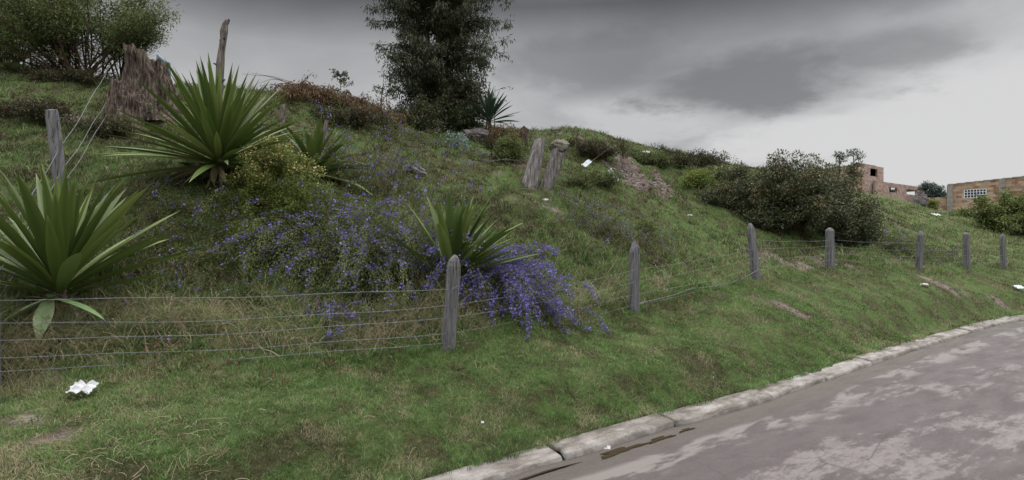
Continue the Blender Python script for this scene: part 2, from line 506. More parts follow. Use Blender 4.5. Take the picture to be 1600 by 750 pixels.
# ------------------------------------------------------------------ mesh tools
class MB:
    """collects geometry for one mesh object"""
    def __init__(self):
        self.v, self.q, self.t, self.a = [], [], [], []
        self.n = 0

    def add(self, v, quads=None, tris=None, val=0.5):
        v = np.asarray(v, float).reshape(-1, 3)
        if quads is not None and len(quads):
            self.q.append(np.asarray(quads).reshape(-1, 4) + self.n)
        if tris is not None and len(tris):
            self.t.append(np.asarray(tris).reshape(-1, 3) + self.n)
        self.v.append(v)
        self.a.append(np.full(len(v), val) if np.isscalar(val) else np.asarray(val, float))
        self.n += len(v)

    def box(self, c, s, rz=0.0, val=0.5):
        c = np.asarray(c, float); s = np.asarray(s, float) / 2
        p = np.array([[x, y, z] for z in (-1, 1) for y in (-1, 1) for x in (-1, 1)]) * s
        R = np.array([[cos(rz), -sin(rz), 0], [sin(rz), cos(rz), 0], [0, 0, 1]])
        self.add(p @ R.T + c, [[0, 2, 3, 1], [4, 5, 7, 6], [0, 1, 5, 4], [2, 6, 7, 3], [0, 4, 6, 2], [1, 3, 7, 5]], None, val)

    def tube(self, pts, radii, sides=5, val=0.5, cap=True):
        pts = np.asarray(pts, float)
        n = len(pts)
        r = np.full(n, radii) if np.isscalar(radii) else np.asarray(radii, float)
        d = np.gradient(pts, axis=0)
        d /= np.linalg.norm(d, axis=1)[:, None] + 1e-9
        ref = np.array([0, 0, 1.0]) if abs(d[:, 2]).mean() < 0.8 else np.array([1.0, 0, 0])
        a = np.cross(d, ref); a /= np.linalg.norm(a, axis=1)[:, None] + 1e-9
        b = np.cross(d, a)
        th = np.arange(sides) * 2 * pi / sides
        v = pts[:, None] + r[:, None, None] * (a[:, None] * np.cos(th)[None, :, None] + b[:, None] * np.sin(th)[None, :, None])
        v = v.reshape(-1, 3)
        i = np.arange(n - 1)[:, None] * sides; j = np.arange(sides)[None]; k = (j + 1) % sides
        q = np.stack([i + j, i + k, i + sides + k, i + sides + j], -1).reshape(-1, 4)
        tr = []
        if cap:
            v = np.vstack([v, pts[-1], pts[0]])
            m = (n - 1) * sides
            tr = [[m + x, m + (x + 1) % sides, n * sides] for x in range(sides)]
            tr += [[(x + 1) % sides, x, n * sides + 1] for x in range(sides)]
        self.add(v, q, tr, val)

    def leaves(self, c, d, nrm, ln, wd, val, fold=0.15):
        """one folded diamond leaf for each centre"""
        c = np.asarray(c, float)
        m = len(c)
        if m == 0:
            return
        d = d / (np.linalg.norm(d, axis=1)[:, None] + 1e-9)
        s = np.cross(d, nrm); s /= np.linalg.norm(s, axis=1)[:, None] + 1e-9
        up = np.cross(s, d)
        ln = np.broadcast_to(ln, m)[:, None]; wd = np.broadcast_to(wd, m)[:, None]
        mid = c + d * ln * 0.42
        v = np.stack([c, mid + s * wd * 0.5 + up * wd * fold, c + d * ln - up * ln * 0.10, mid - s * wd * 0.5 + up * wd * fold], 1).reshape(-1, 3)
        q = np.arange(m * 4).reshape(-1, 4)
        self.add(v, q, None, np.repeat(np.broadcast_to(val, m), 4))

    def build(self, name, mat, parent=None, loc=(0, 0, 0), smooth_=False, **extra):
        me = bpy.data.meshes.new(name)
        v = np.vstack(self.v).astype(np.float32) - np.asarray(loc, np.float32)
        q = np.vstack(self.q) if self.q else np.zeros((0, 4), int)
        t = np.vstack(self.t) if self.t else np.zeros((0, 3), int)
        me.vertices.add(len(v)); me.vertices.foreach_set('co', v.ravel())
        me.loops.add(len(q) * 4 + len(t) * 3)
        me.loops.foreach_set('vertex_index', np.concatenate([q.ravel(), t.ravel()]).astype(np.int32))
        me.polygons.add(len(q) + len(t))
        st = np.concatenate([np.arange(len(q)) * 4, len(q) * 4 + np.arange(len(t)) * 3]).astype(np.int32)
        me.polygons.foreach_set('loop_start', st)
        me.polygons.foreach_set('use_smooth', np.full(len(st), smooth_))
        a = me.attributes.new('v', 'FLOAT', 'POINT')
        a.data.foreach_set('value', np.concatenate(self.a).astype(np.float32))
        for k, x in extra.items():
            a = me.attributes.new(k, 'FLOAT', 'POINT')
            a.data.foreach_set('value', np.asarray(x, np.float32))
        me.update(calc_edges=True)
        me.materials.append(MATS[mat])
        o = bpy.data.objects.new(name, me)
        if parent is None:
            o.location = loc
        else:
            o.parent = parent
            o.location = np.asarray(loc, float) - np.asarray(parent.location)
        COL.objects.link(o)
        return o


def empty(name, loc, label, cat, group=None, rz=0):
    o = bpy.data.objects.new(name, None)
    o.empty_display_size = 0.3
    o.location = loc
    COL.objects.link(o)
    return tag(o, label, cat, group)


def tag(o, label=None, cat=None, group=None, kind=None):
    if label: o['label'] = label
    if cat: o['category'] = cat
    if group: o['group'] = group
    if kind: o['kind'] = kind
    return o


# ------------------------------------------------------------------ terrain
def P(px, py, Z):
    return ((px - 800) * Z / F, Z, CAM_H - (py - 375) * Z / F)


kf = np.array([(-60, -41), (-30, -17.5), (-12, -3.3), (-5, 2.05), (-0.06, 6.02), (0.68, 6.55), (2.23, 7.70), (4.4, 9.25), (7.33, 11.62), (11.75, 15.0), (15.3, 17.5),
               (19, 19.3), (26, 21.6), (40, 25), (80, 32), (200, 45)], float)


def resample(p, step):
    # Catmull-Rom through p, then even spacing
    pp = np.vstack([2 * p[0] - p[1], p, 2 * p[-1] - p[-2]])
    o = []
    for i in range(1, len(pp) - 2):
        n = max(4, int(np.linalg.norm(pp[i + 1] - pp[i]) / step * 2))
        t = np.linspace(0, 1, n, endpoint=False)[:, None]
        a, b, c, d = pp[i - 1], pp[i], pp[i + 1], pp[i + 2]
        o.append(b + (c - b) * t if np.linalg.norm(c - b) > 12 else 0.5 * (2 * b + (c - a) * t + (2 * a - 5 * b + 4 * c - d) * t ** 2 + (3 * b - a - 3 * c + d) * t ** 3))
    o = np.vstack(o + [p[-1:]])
    s = np.concatenate([[0], np.cumsum(np.linalg.norm(np.diff(o, axis=0), axis=1))])
    q = np.arange(0, s[-1], step)
    return np.stack([np.interp(q, s, o[:, k]) for k in range(o.shape[1])], 1), q


KF, KS = resample(kf, 0.25)
kd_ = np.gradient(KF, axis=0); kd_ /= np.linalg.norm(kd_, axis=1)[:, None]
KN = np.stack([-kd_[:, 1], kd_[:, 0]], 1)           # towards the hill


def kerb_sd(x, y):
    """signed distance from the kerb's road-side line, positive up the hill"""
    x = np.asarray(x, float).ravel(); y = np.asarray(y, float).ravel()
    res = np.empty(len(x))
    for i in range(0, len(x), 20000):
        X = x[i:i + 20000, None]; Y = y[i:i + 20000, None]
        d2 = (X - KF[None, ::2, 0]) ** 2 + (Y - KF[None, ::2, 1]) ** 2
        j = d2.argmin(1) * 2
        rel = np.stack([X[:, 0] - KF[j, 0], Y[:, 0] - KF[j, 1]], 1)
        along = (rel * kd_[j]).sum(1)
        sgn = (rel * KN[j]).sum(1)
        far = np.abs(along) > 1.0
        res[i:i + 20000] = np.where(far, np.sign(sgn) * np.sqrt(d2.min(1)), sgn)
    return res


POSTS = [  # px, py(base), Z, height px, width
    (-16, 592, 6.4, 195), (700, 552, 8.5, 146), (990, 495, 11.7, 108), (1181, 437, 14.5, 87),
    (1297, 419, 18.0, 63), (1435, 423, 20.5, 62), (1512, 419, 22.0, 57), (1568, 419, 23.5, 54)]
ctl = [P(a, b, c) for a, b, c, d in POSTS]
ctl += [P(*a) for a in [
    (1640, 422, 25.5), (850, 600, 7.75), (1200, 498, 12.2), (1380, 478, 15.2), (300, 567, 7.15), (300, 650, 5.9), (300, 740, 5.0), (0, 740, 4.7), (60, 650, 5.7),
    (500, 620, 6.9), (600, 690, 6.2), (1050, 555, 9.5), (1500, 455, 18.5), (300, 520, 7.6), (500, 560, 8.0),
    (95, 455, 7.6), (345, 276, 11.0), (250, 380, 9.2), (95, 288, 10.4), (0, 300, 9.8), (0, 190, 13.5), (190, 196, 14), (100, 120, 18), (0, 108, 18), (-300, 108, 18), (240, 135, 18),
    (440, 150, 17), (560, 180, 19), (620, 190, 20), (700, 205, 21), (800, 208, 22), (870, 210, 23), (940, 210, 24), (1000, 228, 26),
    (1100, 246, 30), (1240, 270, 37), (1380, 303, 50), (1440, 325, 54), (1480, 330, 55), (1600, 344, 50),
    (600, 480, 9.3), (600, 538, 8.35), (705, 412, 10), (430, 347, 10.5), (650, 272, 14.5), (830, 290, 16), (860, 292, 16.3),
    (560, 260, 14), (480, 205, 14.5), (800, 240, 19), (955, 290, 19), (1000, 288, 20.5), (1010, 252, 23), (1078, 342, 19), (960, 372, 14.5),
    (900, 425, 12.6), (1080, 420, 14.6), (830, 490, 10.2), (1200, 382, 19), (1340, 386, 21), (1250, 310, 28), (1400, 400, 23), (1400, 332, 38),
    (1450, 328, 48), (1500, 372, 33), (1560, 396, 28), (1600, 376, 34), (1530, 346, 42), (1600, 440, 21.5), (1450, 460, 16.8), (850, 340, 14), (1100, 300, 22)]]
ctl += [(-30, 32, 8.6), (-12, 32, 7.6), (0, 34, 7.3), (10, 42, 7.4), (20, 55, 7.4), (30, 70, 7.0), (50, 75, 5.6), (70, 60, 4.4), (70, 38, 1.5), (-30, 5, 3.4), (-30, 12, 5.8),
        (-60, 10, 6.0), (-60, 50, 9), (0, 90, 8), (60, 100, 6), (90, 90, 5), (-12, 6.5, 1.6), (-14, 10, 3.9), (40, 30, 1.3), (-18, 2, 1.6)]
ki = np.arange(0, len(KF), 10)
sel = [i for i in ki if -22 < KF[i, 0] < 60]
ctl += [(KF[i, 0] + KN[i, 0] * 0.32, KF[i, 1] + KN[i, 1] * 0.32, 0.13) for i in sel]
ctl = np.array(ctl, float)


def phi(r2):
    return np.sqrt(r2 + 0.8)


A_ = phi(((ctl[:, None, :2] - ctl[None, :, :2]) ** 2).sum(-1)) - 0.03 * 0
n_ = len(ctl)
M_ = np.zeros((n_ + 1, n_ + 1))
M_[:n_, :n_] = A_ - np.eye(n_) * 0.12
M_[:n_, n_] = 1; M_[n_, :n_] = 1
W_ = np.linalg.solve(M_, np.concatenate([ctl[:, 2], [0]]))


def rbf(x, y):
    x = np.clip(x, -60, 90); y = np.clip(y, -10, 100)
    r = np.full(len(x), W_[n_])
    for i in range(n_):
        r += W_[i] * phi((x - ctl[i, 0]) ** 2 + (y - ctl[i, 1]) ** 2)
    return r


def axis(lo, hi, step, far_lo, far_hi):
    a = list(np.arange(lo, hi, step))
    s, x = step, lo
    left = []
    while x > far_lo:
        s *= 1.12; x -= s; left.append(x)
    s, x = step, hi
    right = [hi]
    while x < far_hi:
        s *= 1.12; x += s; right.append(x)
    return np.array(left[::-1] + a + right)


GX = axis(-13, 24, 0.11, -500, 700)
GY = axis(2.5, 27, 0.11, -500, 800)
gx, gy = np.meshgrid(GX, GY)
fx_, fy_ = gx.ravel(), gy.ravel()
sd = kerb_sd(fx_, fy_)
h = rbf(fx_, fy_)
h = np.clip(h, 0.1, 9.5)

BLOBS = [  # bare earth: px, py, Z, radius x, radius y, strength
    (105, 690, 5.3, 0.42, 0.32, 0.95), (40, 655, 5.6, 0.4, 0.25, 0.5), (1000, 288, 20.9, 0.95, 1.0, 1.0), (1038, 285, 21.3, 0.55, 0.9, 0.95), (980, 262, 22.2, 0.8, 0.6, 0.9), (1100, 262, 27, 2.2, 0.9, 0.6),
    (1240, 472, 13.2, 0.75, 0.40, 0.85), (1190, 468, 13.4, 0.5, 0.35, 0.6), (1465, 447, 18.6, 0.7, 0.5, 0.95), (1500, 455, 18.4, 0.4, 0.4, 0.8), (1550, 452, 19.3, 0.45, 0.4, 0.8), (1380, 505, 13.8, 0.45, 0.3, 0.6),
    (1230, 400, 17.2, 1.5, 0.4, 0.95), (1290, 402, 18.2, 1.2, 0.5, 0.8), (1340, 388, 20.5, 0.9, 0.6, 0.7), (800, 250, 18, 1.2, 1.0, 0.75), (760, 270, 16, 1.2, 0.8, 0.5), (850, 320, 14.6, 0.9, 0.5, 0.6), (820, 345, 13.8, 0.7, 0.5, 0.6),
    (60, 180, 14, 1.6, 0.5, 0.6), (180, 205, 13.3, 1.0, 0.5, 0.6), (20, 280, 10.3, 0.6, 0.5, 0.5), (1430, 365, 28, 1.5, 1.5, 0.4), (960, 385, 13.9, 0.8, 0.4, 0.4), (900, 240, 22, 1.3, 1.0, 0.5),
    (560, 600, 7.2, 0.5, 0.25, 0.35), (440, 610, 6.9, 0.4, 0.22, 0.5), (620, 640, 6.7, 0.3, 0.2, 0.4), (980, 500, 11.3, 0.3, 0.2, 0.6), (704, 556, 8.4, 0.22, 0.15, 0.6)]


def dirt_mask(x, y):
    m = np.zeros(len(x))
    n = fbm(x * 2.6, y * 2.6, 3, 5)
    for px, py, Z, rx, ry, s in BLOBS:
        cx = (px - 800) * Z / F
        r = ((x - cx) / rx) ** 2 + ((y - Z) / ry) ** 2
        m = np.maximum(m, s * np.exp(-r * 0.8))
    d = smooth(0.50, 0.78, m + (n - 0.5) * 1.7)
    return np.where(m > 0.05, d, 0)


def pale_mask(x, y):
    cx, cy = (44 - 800) * 5.75 / F, 5.75
    r = ((x - cx + (y - cy) * 0.9) / 0.10) ** 2 + ((y - cy) / 0.17) ** 2
    return smooth(0.3, 0.6, np.exp(-r) + (fbm(x * 9, y * 9, 5) - 0.5) * 0.8)


rough_zone = smooth(2.2, 4.5, sd)
h = h + (fbm(fx_ / 2.6, fy_ / 2.6, 11, 4) - 0.5) * (0.12 + 0.38 * rough_zone) * np.where(fy_ > 30, 1.2, 1)
h = h + (fbm(fx_ / 0.55, fy_ / 0.55, 29, 3) - 0.5) * (0.05 + 0.20 * rough_zone)
h = h + (fbm(fx_ / 1.1, fy_ / 1.1, 35, 3) - 0.5) * 0.30 * rough_zone
dm = dirt_mask(fx_, fy_)
# the slumped bank keeps a raw, broken face
slump = np.exp(-(((fx_ - 4.6) / 2.6) ** 2 + ((fy_ - 22.0) / 2.2) ** 2))
h = h + slump * (fbm(fx_ / 0.7, fy_ / 0.7, 77, 4) - 0.5) * 0.7
h = h + slump * (fbm(fx_ / 0.3, fy_ / 0.3, 79, 3) - 0.5) * 0.35
tt = smooth(0.30, 1.25, sd)
h = 0.10 + (h - 0.10) * tt
h = np.where(sd > 0.37, h, -0.02)
# far side of the road: flat verge
h = np.where(sd < -7.6, 0.06 + (fbm(fx_ / 3, fy_ / 3, 8) - 0.5) * 0.06, h)
HG = h.reshape(gx.shape)
SG = sd.reshape(gx.shape)
DG = dm.reshape(gx.shape)


def grid_at(G, x, y):
    x = np.atleast_1d(np.asarray(x, float)); y = np.atleast_1d(np.asarray(y, float))
    i = np.clip(np.searchsorted(GX, x) - 1, 0, len(GX) - 2)
    j = np.clip(np.searchsorted(GY, y) - 1, 0, len(GY) - 2)
    a = np.clip((x - GX[i]) / (GX[i + 1] - GX[i]), 0, 1); b = np.clip((y - GY[j]) / (GY[j + 1] - GY[j]), 0, 1)
    return (G[j, i] * (1 - a) + G[j, i + 1] * a) * (1 - b) + (G[j + 1, i] * (1 - a) + G[j + 1, i + 1] * a) * b


def H(x, y):
    return float(grid_at(HG, x, y)[0])


def at(px, Z, dz=0.0):
    x = (px - 800) * Z / F
    return np.array([x, Z, H(x, Z) + dz])


nx, ny = len(GX), len(GY)
ii = (np.arange(ny - 1)[:, None] * nx + np.arange(nx - 1)[None]).ravel()
mb = MB()
mb.add(np.stack([fx_, fy_, h], 1), np.stack([ii, ii + 1, ii + nx + 1, ii + nx], 1))
g = mb.build('ground', 'ground', smooth_=True, dirt=dm, pale=pale_mask(fx_, fy_))
tag(g, kind='structure')

# crumbled clods lying on the raw slumped bank and the bare patches
rng = np.random.default_rng(91)
mb = MB()
cxs, cys = rng.normal(4.7, 1.2, 2600), rng.normal(21.2, 1.3, 2600)
ex = [((b_[0] - 800) * b_[2] / F, b_[2], b_[3], b_[4]) for b_ in BLOBS if b_[2] < 20]
for x_, y_, rx_, ry_ in ex:
    k_ = 60
    cxs = np.concatenate([cxs, rng.normal(x_, rx_ * 0.5, k_)]); cys = np.concatenate([cys, rng.normal(y_, ry_ * 0.5, k_)])
ok = grid_at(DG, cxs, cys) > 0.25
cxs, cys = cxs[ok], cys[ok]; n = len(cxs)
sz = (0.012 + 0.07 * rng.random(n) ** 4) * np.clip(cys / 20, 0.35, 1)
oct_ = np.array([[1, 0, 0], [0, 1, 0], [-1, 0, 0], [0, -1, 0], [0, 0, 0.8]])
v_ = (oct_[None] * (0.6 + 0.8 * rng.random((n, 5, 1))) * sz[:, None, None] + np.stack([cxs, cys, grid_at(HG, cxs, cys)], 1)[:, None]).reshape(-1, 3)
i_ = np.arange(n)[:, None] * 5
mb.add(v_, None, (i_[:, None] + np.array([[0, 1, 4], [1, 2, 4], [2, 3, 4], [3, 0, 4]])[None]).reshape(-1, 3), np.repeat(rng.random(n) * 0.8, 5))
tag(mb.build('soil_clods', 'grit'), kind='stuff')

# road: one sheet beside the kerb, 4 mm over the ground
offs = np.array([0.02, -0.1, -0.2, -0.35, -0.5, -0.7, -1.0, -1.5, -2.2, -3.2, -4.5, -6.0, -7.5])
zz = np.array([0.0, -0.004, -0.002, 0.004, 0.010, 0.014, 0.02, 0.03, 0.045, 0.06, 0.06, 0.05, 0.02]) + 0.006
v = np.concatenate([np.stack([KF[:, 0] + KN[:, 0] * o, KF[:, 1] + KN[:, 1] * o, np.full(len(KF), z)], 1) for o, z in zip(offs, zz)])
kdv = np.concatenate([np.full(len(KF), -o / 4) for o in offs])
m_ = len(KF)
ii = (np.arange(len(offs) - 1)[:, None] * m_ + np.arange(m_ - 1)[None]).ravel()
mb = MB(); mb.add(v, np.stack([ii, ii + m_, ii + m_ + 1, ii + 1], 1))
tag(mb.build('road', 'asphalt', smooth_=True, kd=kdv), kind='structure')

# kerb of cast slabs with open joints
mb = MB()
prof = [(-0.01, -0.03), (0.0, 0.010), (0.012, 0.055), (0.03, 0.068), (0.10, 0.080), (0.20, 0.090), (0.33, 0.100), (0.36, 0.03)]
s0 = 0.0
joints = [KS[i] for i in range(0)]
s_c = float(KS[np.argmin(((KF - np.array([0.62, 6.5])) ** 2).sum(1))])
cuts = [s_c]
for dlt in (2.0, 2.3, 1.9, 2.1, 2.2, 1.8, 2.4, 2.0, 2.1, 2.3, 2.0, 2.2, 2.1, 2.0, 2.3, 2.0, 2.2, 2.0, 2.1, 2.0):
    cuts.append(cuts[-1] + dlt)
for dlt in (1.7, 2.0, 2.2, 2.1, 2.0, 2.2, 2.0, 2.1, 2.0):
    cuts.insert(0, cuts[0] - dlt)
r_ = random.Random(3)
for a, b in zip(cuts[:-1], cuts[1:]):
    gap = 0.018 if abs(a - s_c) > 0.1 else 0.05
    ss = np.linspace(a + gap, b - 0.02, 34)
    tilt, lift, off = r_.uniform(-.012, .012), r_.uniform(-.008, .012), r_.uniform(-.02, .02)
    vv = []
    for k, s in enumerate(ss):
        px_ = np.interp(s, KS, KF[:, 0]); py_ = np.interp(s, KS, KF[:, 1])
        nxn = np.interp(s, KS, KN[:, 0]); nyn = np.interp(s, KS, KN[:, 1])
        t_ = (k / 33 - 0.5) * 2
        ck = [0.014 * (vnoise(np.array([s * 4.7]), np.array([o_ * 9]), 13)[0] - 0.5) + 0.006 * (vnoise(np.array([s * 4.0]), np.array([o_ * 30]), 14)[0] - 0.5) for o_, z_ in prof]
        chip = 0.02 * (vnoise(np.array([s * 3.1]), np.array([0.3]), 9)[0] - 0.5) + 0.014 * (vnoise(np.array([s * 2.0]), np.array([0.7]), 19)[0] - 0.5)
        for (o_, z_), c_ in zip(prof, ck):
            oo = o_ + off + (chip + c_ * 0.9) * (o_ < 0.2)
            vv.append((px_ + nxn * oo, py_ + nyn * oo, z_ + (tilt * t_ + lift + chip * 0.4 + c_ * 0.35) * (z_ > 0.04) - c_ * 0.25 * (o_ > 0.06)))
    k = len(prof)
    q = [[i * k + j, i * k + j + 1, (i + 1) * k + j + 1, (i + 1) * k + j] for i in range(33) for j in range(k - 1)]
    vv = np.array(vv)
    caps = []
    for e in (0, 33):
        c_ = vv[e * k:(e + 1) * k].mean(0)
        vv = np.vstack([vv, c_])
        ci = len(vv) - 1
        caps += [[ci, e * k + j, e * k + j + 1] if e else [ci, e * k + j + 1, e * k + j] for j in range(k - 1)]
    mb.add(vv, q, caps)
tag(mb.build('kerb', 'kerb_concrete', smooth_=True), kind='structure')

# puddles in the gutter
mb = MB()
for s_, ln, of, wd in [(s_c - 0.9, 0.75, -0.13, 0.03), (s_c + 0.75, 0.36, -0.15, 0.06), (s_c + 1.45, 0.22, -0.17, 0.045), (s_c + 2.0, 0.14, -0.15, 0.03), (s_c - 2.4, 0.8, -0.16, 0.05)]:
    pts = []
    for k in range(28):
        th = k / 28 * 2 * pi
        rr = 1 + 0.35 * math.sin(3 * th + s_) + 0.2 * math.sin(7 * th + 2 * s_)
        a = s_ + cos(th) * ln * rr; o_ = of + sin(th) * wd * rr
        i = int(np.clip(a / 0.25, 0, len(KF) - 1))
        x = np.interp(a, KS, KF[:, 0]) + KN[i, 0] * o_; y = np.interp(a, KS, KF[:, 1]) + KN[i, 1] * o_
        pts.append((x, y, 0.0125))
    c_ = np.mean(pts, 0)
    mb.add(np.vstack([pts, c_]), None, [[k, (k + 1) % 28, 28] for k in range(28)])
tag(mb.build('puddle', 'puddle_water'), kind='structure')


# ------------------------------------------------------------------ grass cover
def seg_dist(x, y, pts):
    d = np.full(len(x), 1e9)
    for (x0, y0), (x1, y1) in zip(pts[:-1], pts[1:]):
        vx, vy = x1 - x0, y1 - y0
        t = np.clip(((x - x0) * vx + (y - y0) * vy) / (vx * vx + vy * vy), 0, 1)
        d = np.minimum(d, np.hypot(x - x0 - t * vx, y - y0 - t * vy))
    return d


FP = [((a - 800) * c / F, c) for a, b, c, d in POSTS]
BASE = [at(a, c) for a, b, c, d in POSTS]


def scatter(n, z0, z1, power, margin=1.05):
    """points on the visible ground, denser close by"""
    u_ = rng.random(n)
    e = 2 - power
    Z = (z0 ** e + u_ * (z1 ** e - z0 ** e)) ** (1 / e)
    X = (rng.random(n) * 2 - 1) * Z * margin
    return X, Z


def blades(mbuf, X, Y, Z, hgt, wid, lean, val):
    n = len(X)
    th = rng.random(n) * 2 * pi
    dx_, dy_ = np.cos(th), np.sin(th)
    b2 = rng.random(n) * 2 * pi
    wx, wy = np.cos(b2) * wid / 2, np.sin(b2) * wid / 2
    base = np.stack([X, Y, Z - 0.01], 1)
    l1 = np.stack([dx_ * lean * 0.35 * hgt, dy_ * lean * 0.35 * hgt, hgt * 0.55], 1)
    l2 = np.stack([dx_ * lean * hgt, dy_ * lean * hgt, hgt * (1.0 - 0.25 * lean)], 1)
    wv = np.stack([wx, wy, np.zeros(n)], 1)
    v_ = np.stack([base - wv, base + wv, base + l1 + wv * 0.75, base + l1 - wv * 0.75, base + l2], 1).reshape(-1, 3)
    i5 = np.arange(n)[:, None] * 5
    mbuf.add(v_, i5 + np.array([[0, 1, 2, 3]]), i5 + np.array([[3, 2, 4]]), np.repeat(val, 5))


def grass_field(n, z0, z1, power, mbuf):
    X, Z = scatter(n, z0, z1, power)
    # gather the blades into tufts: every run of blades shares a random root
    k = 14
    X, Z = X[::k], Z[::k]
    spread = (0.022 + 0.0035 * Z) * (0.5 + rng.random(len(X)))
    X = np.repeat(X, k) + rng.normal(size=len(X) * k) * np.repeat(spread, k)
    Z = np.repeat(Z, k) + rng.normal(size=len(Z) * k) * np.repeat(spread, k)
    tuft = np.repeat(rng.random(len(X) // k), k)
    s = grid_at(SG, X, Z)
    d = grid_at(DG, X, Z)
    edge = 0.30 + (fbm(X * 2.5, Z * 2.5, 21, 3) - 0.5) * 0.30
    keep = (s > edge) & (rng.random(len(X)) > d * 0.84)
    pm = pale_mask(X, Z)
    keep &= rng.random(len(X)) > pm
    keep &= np.hypot(X - (127 - 800) * 6.25 / F, Z - 6.2) > 0.13   # pressed flat under the paper
    patch = fbm(X * 0.9, Z * 0.9, 41, 4)
    fine = fbm(X * 4, Z * 4, 47, 3)
    keep &= rng.random(len(X)) < 0.6 + 0.8 * smooth(0.25, 0.6, fine)
    X, Z, s, patch, fine, d, tuft = X[keep], Z[keep], s[keep], patch[keep], fine[keep], d[keep], tuft[keep]
    fd = seg_dist(X, Z, FP)
    yf = np.interp(X, [-14.0] + [p_[0] for p_ in FP] + [40.0], [2.7] + [p_[1] for p_ in FP] + [29.0])
    inside = smooth(0.0, 0.45, (Z - yf) * 0.78)        # beyond the fence
    tall = inside * smooth(2.6, 0.4, fd) * np.where(X < 2.5, 1.0, 0.35)
    hg = 0.028 + 0.040 * fine + 0.02 * tuft + tall * 0.15 + inside * 0.02 + 0.05 * smooth(0.30, 0.0, fd) + 0.035 * smooth(0.6, 0.3, s)
    hg *= 0.6 + 0.8 * rng.random(len(X))
    hg *= 1 + 0.03 * np.maximum(Z - 12, 0)
    dry = 0.34 + 0.75 * (patch - 0.5) + 0.75 * (fine - 0.5) + tall * 0.12 + inside * smooth(4, 6, s) * 0.08 - 0.08 * (1 - inside)
    left = smooth(-2.0, -4.5, X) * (1 - inside)
    dry += left * 0.16
    dry -= smooth(17, 30, Z) * smooth(12, 18, X) * 0.15
    hill = inside * smooth(0.3, 1.3, (Z - yf) * 0.78) * (1 - 0.75 * smooth(15, 26, X))
    dry = dry + 0.16 * (1 - hill) - hill * (0.25 - 0.20 * smooth(0.45, 0.6, patch)) - hill * 0.16 * smooth(2.6, 4.6, grid_at(HG, X, Z))
    valr = np.clip(dry * 0.85 + (rng.random(len(X)) - 0.5) * 0.28 + (tuft - 0.5) * 0.25, 0, 1)
    spot = fbm(X * 2.1, Z * 2.1, 91, 4)
    straw = rng.random(len(X)) < (0.5 * smooth(0.58, 0.68, spot) * (1 - hill) + 0.05 + 0.26 * smooth(0.52, 0.7, patch) * smooth(0.4, 0.6, fine) + 0.20 * tall + 0.14 * left + 0.12 * inside * (1 - 0.7 * hill))
    valr = np.where(straw, 0.78 + 0.22 * rng.random(len(X)), valr)
    hg = hg * (1 + 1.2 * (tuft > 0.93) * inside)
    wid = np.maximum(0.0040, Z * 0.00070) * (0.7 + 0.7 * rng.random(len(X))) * (1 + tall * 0.3)
    lean = 0.35 + 0.9 * rng.random(len(X)) + tall * 0.4
    blades(mbuf, X, Z, np.where(s < 0.42, np.maximum(grid_at(HG, X, Z), 0.088), grid_at(HG, X, Z)), hg, wid, lean, valr)


mb = MB()
grass_field(600000, 4.0, 48, 1.75, mb)
grass_field(330000, 4.0, 14, 1.6, mb)
o = mb.build('grass', 'grass_blades')
tag(o, kind='stuff')

# loose straw: dry stems lying on the verge and hanging in the long grass behind the wire
mb = MB()


def straw_stems(n, sampler, hmax, lmin, lmax, rad):
    for _ in range(n):
        x, y = sampler()
        ln = random.uniform(lmin, lmax)
        a = random.uniform(0, 2 * pi)
        k = 5
        bend = random.uniform(-1.2, 1.2)
        pts = []
        px_, py_ = x, y
        h0 = random.uniform(0.01, hmax)
        arc = random.uniform(0, hmax)
        for i in range(k):
            t_ = i / (k - 1)
            pts.append((px_, py_, H(px_, py_) + h0 + arc * math.sin(pi * t_)))
            px_ += cos(a + bend * t_) * ln / k; py_ += sin(a + bend * t_) * ln / k
        mb.tube(pts, rad, 3, random.random(), cap=False)


def s_left():
    Z = random.uniform(4.6, 6.0)
    return random.uniform(-0.88, -0.50) * Z, Z


def s_verge():
    i = random.randrange(40, 130)
    x = random.uniform(-3.5, 9); j = int(np.argmin(np.abs(KF[:, 0] - x))); o_ = random.uniform(0.5, 2.1)
    return KF[j, 0] + KN[j, 0] * o_, KF[j, 1] + KN[j, 1] * o_


def s_fence():
    t_ = random.random(); k = random.choice([0, 0, 0, 1])
    a, b = np.array(FP[k]), np.array(FP[k + 1])
    p_ = a + (b - a) * t_
    return p_[0] + random.uniform(-.3, .1), p_[1] + random.uniform(0.1, 1.3)


straw_stems(420, s_left, 0.02, 0.05, 0.24, 0.0020)
straw_stems(200, s_verge, 0.02, 0.05, 0.2, 0.0024)
straw_stems(2000, s_fence, 0.16, 0.12, 0.45, 0.0024)
tag(mb.build('straw', 'straw'), kind='stuff')


